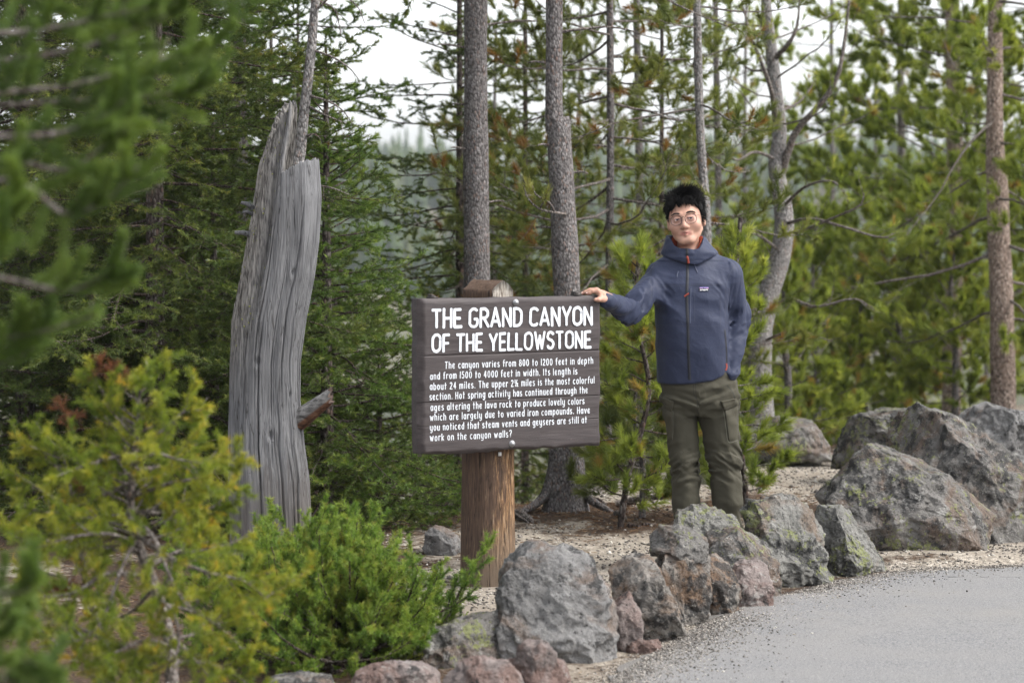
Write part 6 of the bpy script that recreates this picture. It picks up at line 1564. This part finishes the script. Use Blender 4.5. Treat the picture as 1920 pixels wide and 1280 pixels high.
    # --- blurred pines beyond the boulders
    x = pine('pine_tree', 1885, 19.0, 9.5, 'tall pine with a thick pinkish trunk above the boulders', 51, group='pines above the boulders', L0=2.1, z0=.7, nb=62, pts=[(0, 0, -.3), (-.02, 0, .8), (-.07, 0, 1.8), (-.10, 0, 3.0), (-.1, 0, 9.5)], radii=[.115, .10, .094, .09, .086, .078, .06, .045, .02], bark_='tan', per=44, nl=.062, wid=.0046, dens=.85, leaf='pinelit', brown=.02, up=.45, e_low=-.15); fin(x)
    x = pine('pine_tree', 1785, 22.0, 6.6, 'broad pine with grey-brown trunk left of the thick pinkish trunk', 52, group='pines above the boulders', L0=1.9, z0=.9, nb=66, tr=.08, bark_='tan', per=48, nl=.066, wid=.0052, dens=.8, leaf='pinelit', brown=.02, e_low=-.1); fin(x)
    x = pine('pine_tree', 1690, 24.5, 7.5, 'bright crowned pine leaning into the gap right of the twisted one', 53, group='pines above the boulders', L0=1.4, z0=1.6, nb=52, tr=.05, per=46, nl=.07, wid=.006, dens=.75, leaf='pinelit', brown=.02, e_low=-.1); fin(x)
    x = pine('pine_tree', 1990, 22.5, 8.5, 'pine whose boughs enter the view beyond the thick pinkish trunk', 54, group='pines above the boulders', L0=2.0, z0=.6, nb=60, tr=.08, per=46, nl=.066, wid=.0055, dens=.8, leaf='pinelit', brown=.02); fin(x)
    for px, Y, h, L0, sd, lb, kind in ((1530, 19.5, 1.75, .62, 55, 'low pale-green pine bush between the man and the boulders', 'pine_sapling'), (1475, 17.8, 1.15, .55, 56, 'small pine bush in front of the twisted trunk', 'pine_sapling'), (1620, 21.0, 1.6, .60, 57, 'blurred pine bush just above the rounded dark boulder', 'pine_sapling'), (1690, 20.5, 1.35, .60, 58, 'blurred pine bush behind the low brown-grey boulder', 'pine_sapling'), (1790, 20.0, 1.2, .55, 59, 'low pine bush left of the foot of the pinkish trunk', 'pine_sapling')):
        x = pine(kind, px, Y, h + .3, lb, sd, group='pine bushes along the rim', L0=L0, z0=.1, nb=40, tr=.03, per=40, nl=.055, wid=.0048, dens=1.1, leaf='pinelit', e_low=.1, pw=.45, brown=.04); fin(x)
    for px, Y, h, L0, sd, lb in ((1500, 23, 2.6, 1.2, 68, 'young pine filling the slope behind the twisted one'), (1590, 26, 3.4, 1.4, 69, 'young pine on the slope beyond the pine bushes'), (1040, 19, 2.8, 1.1, 70, 'young pine on the slope behind the thicker grey trunk'), (1260, 21, 3.0, 1.2, 72, 'young pine on the slope behind the man'), (1345, 21, 8, 1.3, 61, 'loose pine filling the sky behind the slim pale trunk'), (1560, 29, 13, 1.7, 62, 'far pine seen through the limbs of the twisted one'), (1090, 24, 9, 1.3, 63, 'far pine behind the thicker grey trunk'), (1640, 34, 20, 2.0, 64, 'tall thin far pine seen over the pine bushes beyond the boulders'), (1400, 27, 10, 1.5, 65, 'far pine behind the fork of the twisted one'), (1850, 30, 15, 2.0, 66, 'far pine behind the thick pinkish trunk'), (930, 22, 7.5, 1.2, 67, 'far pine between the slimmer grey trunk and the tall loose pine')):
        x = pine('pine_tree', px, Y, h, lb, sd, group=G3, L0=L0, z0=h * .12, nb=50, tr=.034, per=24, nl=.06, wid=.0055, dens=.8, leaf='pine' if px < 1200 else 'pinelit', brown=.03); fin(x)
    # --- thin leaning snag behind the stump
    Ys = 12.3; b = base_at(548, Ys); t = Tree('dead_snag', b, 'thin bare grey snag leaning behind the dead stump', 'dead tree', None, 71)
    P_ = lambda px, py, dy=0: at(px, py, Ys + dy) - b
    t.trunk([(0, 0, -.2), P_(553, 420), P_(564, 270), P_(574, 180), P_(584, 90), P_(592, 0), P_(612, -120), P_(640, -260)], [.036, .033, .031, .028, .026, .024, .021, .018, .008], 10, 70)
    for l in ([P_(580, 180), P_(610, 188, -.1), P_(640, 205, -.1), P_(664, 236, -.1)], [P_(580, 200), P_(608, 215, -.2), P_(650, 232, -.2)], [P_(590, 95), P_(625, 108, -.1), P_(655, 128, .1), P_(672, 148, .1)], [P_(592, 20), P_(630, -10, -.1), P_(668, 10, -.2), P_(684, 44, -.2)], [P_(594, 0), P_(628, 20, .1), P_(640, 70, .1)], [P_(576, 255), P_(590, 252, -.1), P_(602, 262, -.1)], [P_(575, 345), P_(620, 352, -.2), P_(655, 365, -.2)]):
        p = t.limb(l, .007, .0018, 12, 5); t.sub(p[None], np.array([.5]), .07, .3, bare=.3, flat=.4, droop=.5, npt=5, maxL=.16)
    t.done('pale', 'twig', 'fir')
    # a living bough on the sky side of the snag
forest()
def near_plants():
    # --- dense low fir shrub in front of the stump
    b = base_at(622, 8.75); b[2] = 0.0
    t = Tree('fir_shrub', b, 'dense low bright green fir shrub before the dead stump', 'shrub', None, 81)
    rg_ = t.rng; n = 230
    a = rg_.uniform(0, 2 * pi, n); e = rg_.uniform(.05, 1.3, n); L = np.interp(e, [.1, .7, 1.3], [.50, .55, .49]) * rg_.uniform(.6, 1.03, n) * np.where(np.cos(a) > .5, .88, 1.06)
    p0 = np.stack([rg_.normal(0, .10, n), rg_.normal(0, .10, n), np.full(n, .0)], -1); d = np.stack([np.cos(a) * np.cos(e), np.sin(a) * np.cos(e), np.sin(e)], -1)
    P = walk(p0, d, L, 8, rg_, .05, .18, .10); q = np.linspace(0, 1, 8); t.wood.add(*tubes(P, np.broadcast_to(.0075 * (1 - .8 * q) + .0012, (n, 8)), 5))
    S_, SL = t.sub(P, L, .042, .36, bare=.30, flat=.4, lift=.25, up=.4, maxL=.18, minL=.06, taper=.4, beta=(.6, 1.1)); T_, TL = t.sub(S_, SL, .038, .5, bare=.15, flat=.4, lift=.2, up=.3, npt=4, minL=.045, maxL=.085, r=.0014)
    for A, B, s0 in ((T_, TL, 0), (S_, SL, .2), (P, L, .6)): t.needle_along(A, B, s0, 1500, .021, .0032, (.65, 1.25), 0, base_tint=(.0, .62), brown=.012)
    t.done('dark', 'darktwig', 'shrub')
    # --- young yellowish conifer, nearer and to the side
    Yb = 6.9; b = base_at(300, Yb); b[2] = float(ground_z(b[0], Yb))
    t = Tree('young_conifer', b, 'young conifer with yellowing needles, rusty tips and bare grey stems', 'young tree', None, 82); rg_ = t.rng
    P_ = lambda px, py, dy=0: at(px, py, Yb + dy) - b
    t.trunk([(0.03, 0, -.15), P_(322, 1290), P_(318, 1200), P_(290, 1100), P_(256, 1010), P_(245, 940), P_(252, 860), P_(258, 790), P_(262, 730)], [.024, .021, .019, .016, .014, .012, .009, .006, .003], 10, 60)
    st = [([P_(318, 1220), P_(280, 1240, -.05), P_(215, 1290, -.1)], .013), ([P_(205, 1300, .05), P_(200, 1200, .05), P_(165, 1120, .1), P_(150, 1020, .1), P_(130, 900, .1), P_(110, 830, .1)], .013), ([P_(280, 1080), P_(200, 1075, -.15), P_(140, 1110, -.25), P_(60, 1120, -.3)], .009), ([P_(256, 1000), P_(310, 1040, -.2), P_(380, 1070, -.3), P_(460, 1090, -.3), P_(505, 1130, -.3)], .008), ([P_(250, 930), P_(320, 905, -.1), P_(390, 890, -.15), P_(455, 835, -.2)], .007), ([P_(250, 960), P_(330, 960, .1), P_(400, 950, .1), P_(440, 900, .1)], .007), ([P_(252, 850), P_(200, 860, -.1), P_(140, 880, -.15), P_(90, 900, -.2)], .007), ([P_(255, 900), P_(190, 930, .1), P_(110, 960, .15), P_(40, 950, .15)], .007), ([P_(256, 830), P_(300, 810, -.1), P_(345, 770, -.1), P_(352, 740, -.1)], .006),
          ([P_(258, 800), P_(215, 770, .05), P_(190, 730, .05), P_(172, 700, .05)], .006), ([P_(260, 980), P_(290, 1010, -.25), P_(340, 1120, -.35), P_(420, 1180, -.4)], .007), ([P_(262, 1020), P_(200, 1000, -.2), P_(120, 1010, -.25), P_(40, 1040, -.25)], .007), ([P_(318, 1190), P_(360, 1230, -.1), P_(410, 1290, -.15)], .009), ([P_(290, 1110), P_(330, 1160, -.2), P_(330, 1230, -.3), P_(280, 1260, -.3)], .006), ([P_(140, 950, .1), P_(80, 920, .05), P_(20, 880, .05)], .006), ([P_(255, 880), P_(310, 870, .15), P_(370, 830, .2), P_(380, 790, .2)], .006), ([P_(130, 900, .1), P_(90, 860, .1), P_(60, 830, .1)], .006), ([P_(252, 870, 0), P_(290, 850, -.2), P_(330, 860, -.3), P_(390, 870, -.32)], .006), ([P_(256, 1010), P_(230, 1060, -.25), P_(180, 1180, -.35), P_(100, 1210, -.4)], .006), ([P_(300, 1130), P_(370, 1150, .1), P_(440, 1200, .15), P_(480, 1260, .15)], .006)]
    st += [([P_(318, 1240), P_(400, 1245, .1), P_(480, 1290, .1)], .006), ([P_(200, 1250, .05), P_(120, 1230, .1), P_(30, 1270, .1)], .006), ([P_(322, 1280), P_(250, 1290, -.2), P_(150, 1260, -.3)], .006), ([P_(200, 1200, .05), P_(100, 1160, .2), P_(10, 1180, .25)], .006), ([P_(318, 1200), P_(380, 1180, .2), P_(440, 1130, .25)], .006), ([P_(290, 1100), P_(240, 1150, .25), P_(170, 1170, .35)], .006), ([P_(160, 1110, .1), P_(110, 1080, .3), P_(50, 1070, .35)], .006), ([P_(318, 1210), P_(270, 1200, -.3), P_(200, 1230, -.4)], .006), ([P_(280, 1060), P_(340, 1030, .25), P_(410, 1010, .3)], .006), ([P_(150, 1000, .1), P_(90, 1010, .3), P_(30, 990, .35)], .006)]
    LP = np.stack([t.limb(l, r, .0025, 12) for l, r in st]); LL = np.linalg.norm(np.diff(LP, axis=1), axis=2).sum(1)
    bp, bl = t.branches(46, pxz(1050, Yb) - b[2], pxz(735, Yb) - b[2], lambda f: .26 - .15 * f, lambda f: .15 + .5 * f, .05, .2, wob=.08)
    for PP, L_ in ((LP, LL), (bp, bl)):
        S_, SL = t.sub(PP, L_, .034, .38, bare=.28, flat=.45, lift=.16, up=.18, droop=.10, maxL=.17, minL=.07, taper=.40); T_, TL = t.sub(S_, SL, .040, .5, bare=.15, flat=.5, lift=.08, up=.15, npt=4, minL=.05, maxL=.10, r=.0013)
        for A, B, s0 in ((T_, TL, 0), (S_, SL, .15), (PP, L_, .6)): t.needle_along(A, B, s0, 1500, .023, .0030, (.6, 1.2), 0, base_tint=(.0, .58), keep=.94, brown=.012)
    t.done('twig', 'twig', 'young')
    # rusty dead sprays on it
    mb = MB(); 
    for px, py, dy in ((205, 700, .05), (222, 706, .05), (190, 690, .05), (232, 716, .05), (120, 770, .1), (130, 785, .1), (140, 1108, .1), (100, 1105, .1), (120, 1112, .1), (160, 900, .1), (60, 1108, .15)):
        c = P_(px, py, dy); n = 12; d = norm(rg_.normal(0, 1, (n, 3)) + [0, 0, .3]); v, f, tt = needles(c + rg_.normal(0, .012, (n, 3)), c + d * .045, 26, .02, .0018, rg_, (.4, 1.0), 0, rg_.uniform(0, .7, n)); mb.add(v, f, tint=tt)
    o = mb.build('rusty_needles', LEAF['rust'], t.root, smooth=False, use_tint=True); o['label'] = 'rusty dead needle sprays'
    # --- blurred pine close to the camera; its stem stands just outside the view
    Yf = 4.5; b = np.array([-1.28, 4.5, float(ground_z(-1.28, 4.5))]); t = Tree('pine_tree', b, 'blurred pine boughs of a tree close to the camera', 'pine tree', None, 83); rg_ = t.rng
    P_ = lambda px, py, dy=0: at(px, py, Yf + dy) - b
    t.trunk([(0, 0, -.2), (0, 0, .8), (.02, 0, 1.6), (.0, 0, 3.2)], [.06, .05, .042, .03, .008], 14, 50)
    z = lambda py: (0, 0, pxz(py, Yf) - b[2])
    st = [[z(120), P_(-200, 180), P_(40, 170, .1), P_(180, 150, .1), P_(300, 110, .15), P_(400, 95, .2)], [z(180), P_(-200, 240), P_(60, 255, -.1), P_(180, 225, -.1), P_(250, 175, -.1)], [z(350), P_(-200, 360), P_(0, 300, .1), P_(120, 320, .1), P_(200, 270, .1), P_(240, 250, .1)], [z(300), P_(-200, 330), P_(30, 340, -.1), P_(120, 400, -.1), P_(205, 370, -.1), P_(260, 310, -.1)], [z(480), P_(-200, 500), P_(0, 520, .0), P_(120, 545, .0), P_(190, 520, 0), P_(235, 500, 0)], [z(560), P_(-200, 600), P_(0, 630, .1), P_(80, 620, .1), P_(180, 590, .1)], [z(20), P_(-200, 60), P_(40, 60, .1), P_(200, 30, .1), P_(300, 10, .1)], [z(340), P_(-150, 420), P_(0, 410, -.2), P_(40, 370, -.2)], [z(100), P_(-100, 120, .2), P_(130, 95, .25), P_(240, 60, .3), P_(330, 20, .3)], [z(540), P_(-150, 540, -.2), P_(-30, 480, -.25), P_(10, 440, -.25)],
          [z(700), P_(-150, 690, .1), P_(0, 680, .1), P_(70, 650, .1)], [z(1000), P_(-200, 1060, -.1), P_(-60, 1100, -.1), P_(40, 1110, -.1), P_(70, 1080, -.1)], [z(1050), P_(-200, 1200, -.1), P_(-40, 1230, -.1), P_(60, 1240, -.1), P_(110, 1270, -.1)], [z(1020), P_(-200, 1130, .1), P_(-60, 1190, .1), P_(30, 1180, .1)], [z(980), P_(-200, 1090, .2), P_(-60, 1130, .2), P_(20, 1140, .2), P_(60, 1130, .2)], [z(1080), P_(-200, 1240, .1), P_(-60, 1270, .1), P_(30, 1275, .1), P_(80, 1290, .1)], [z(-60), P_(-100, -40, .2), P_(160, -30, .2), P_(420, -20, .3)], [z(160), P_(-160, 200, .3), P_(120, 190, .35), P_(280, 180, .4), P_(370, 170, .4)]]
    LP = np.stack([t.limb(l, .0075, .003, 16) for l in st]); LL = np.linalg.norm(np.diff(LP, axis=1), axis=2).sum(1)
    S_, SL = t.sub(LP, LL, .044, .22, bare=.34, flat=.4, lift=.30, up=.5, maxL=.17, minL=.08, taper=.3)
    t.needle_along(S_, SL, .1, 3200, .024, .0034, (.6, 1.2), 0, base_tint=(.0, .5), keep=.95); t.needle_along(LP, LL, .62, 2600, .029, .0034, (.6, 1.2), 0, base_tint=(.0, .5))
    P, L = t.branches(10, 2.35, 3.15, lambda f: .8 - .6 * f, lambda f: .2 + .4 * f, .1, .3, wob=.08)
    S_, SL = t.sub(P, L, .09, .25, bare=.3, flat=.5, lift=.2, up=.4, maxL=.16); t.needle_along(S_, SL, .3, 800, .025, .0026, (.5, 1.1), .1)
    t.done('grey', 'twig', 'near')
near_plants()

print('TRIS', sum(x[1] for x in STATS), sorted(STATS, key=lambda q: -q[1])[:6])
# ---------------------------------------------------------------- small things lying on the soil
def debris():
    G = 'grey sticks lying on the bare soil'
    def stick(pts, r0, r1, label, seed, forks=(), bark_='twig', name='fallen_branch', group=G, k=9):
        base = np.array(pts[0]); base[2] = float(ground_z(base[0], base[1])); rg_ = np.random.default_rng(seed); mb = MB()
        def tube(ps, ra, rb):
            p = resample([np.array(q) - base for q in ps], 22); r = np.linspace(ra, rb, 22) * (1 + .18 * vnoise(p * 40 + seed, 5)); p = p + .25 * ra * np.stack([vnoise(p * 25 + seed + c, 6) for c in range(3)], -1)
            v, q = tubes(p[None], r[None], k); mb.add(v, q)
            for e, ring in ((p[0], v[:k]), (p[-1], v[-k:])): mb.add(np.vstack([ring, e[None]]), np.array([[j, (j + 1) % k, k] for j in range(k)]))
        tube(pts, r0, r1)
        for f in forks: tube(f, r1 * .8, r1 * .35)
        o = mb.build(name, BARK[bark_]); o.location = base; tag(o, label, 'branch', group)
    g = lambda px, py, Y, up=.0: np.array([at(px, py, Y)[0], Y, float(ground_z(at(px, py, Y)[0], Y)) + up])
    stick([g(1160, 945, 13.45, .015), g(1190, 944, 13.4, .05), g(1225, 940, 13.35, .06), g(1262, 936, 13.3, .075)], .024, .016, 'grey driftwood branch with twigs lying behind the man', 1, forks=[[g(1218, 942, 13.37, .05), g(1228, 950, 13.3, .03), g(1236, 962, 13.2, .0)], [g(1205, 945, 13.38, .05), g(1213, 955, 13.25, .02), g(1216, 962, 13.2, .0)]])
    stick([g(1155, 955, 13.0, .012), g(1166, 963, 12.9, .02), g(1172, 972, 12.75, .01)], .018, .012, 'short dark grey stub of wood below the driftwood branch', 2)
    stick([g(1178, 984, 12.45, .008), g(1190, 985, 12.42, .012), g(1200, 988, 12.38, .008)], .012, .009, 'dark bark scrap on the soil, left one of the pair before the driftwood', 3, bark_='dark')
    stick([g(1205, 982, 12.5, .008), g(1216, 980, 12.52, .012), g(1230, 979, 12.55, .006)], .010, .007, 'slim bark scrap on the soil nearest the legs of the man', 4, bark_='dark')
    stick([g(966, 960, 12.95, .02), g(980, 964, 12.85, .03), g(1004, 972, 12.7, .0)], .026, .012, 'weathered root end sticking out beside the sign post', 5, forks=[[g(968, 966, 12.85, .03), g(985, 972, 12.75, .01), g(992, 976, 12.7, .0)]])
    stick([g(985, 1016, 11.75, .006), g(1002, 1013, 11.8, .01), g(1020, 1010, 11.85, .006)], .006, .003, 'thin dark twig on the gravel right of the post', 6, bark_='darktwig')
    stick([g(1100, 935, 13.6, .012), g(1120, 934, 13.55, .03), g(1136, 938, 13.5, .01)], .014, .008, 'crooked dark root beside the flared trunk', 7, bark_='dark')
    for k, (px, py, Y, s_) in enumerate(((1085, 1050, 11.1, .03), (1560, 845, 16.0, .05), (1530, 842, 16.2, .035))):
        d, f = ICO[4]; r = np.random.default_rng(k + 50); P = d * s_ * np.array([1.3, .9, .7]) * (1 + .22 * fbm(d * 1.6 + k * 9, 4, k + 3))[:, None]
        c = g(px, py, Y, s_ * .3); o = link_mesh('stone', P, f, RM['pink' if k else 'orange'], loc=tuple(c))
        tag(o, ['small tan stone on the soil behind the pointed orange-streaked boulder', 'pale stone at the rim by the rounded dark boulder, larger of two', 'smaller pale stone touching the rounded dark boulder at the rim'][k], 'stone')
debris()
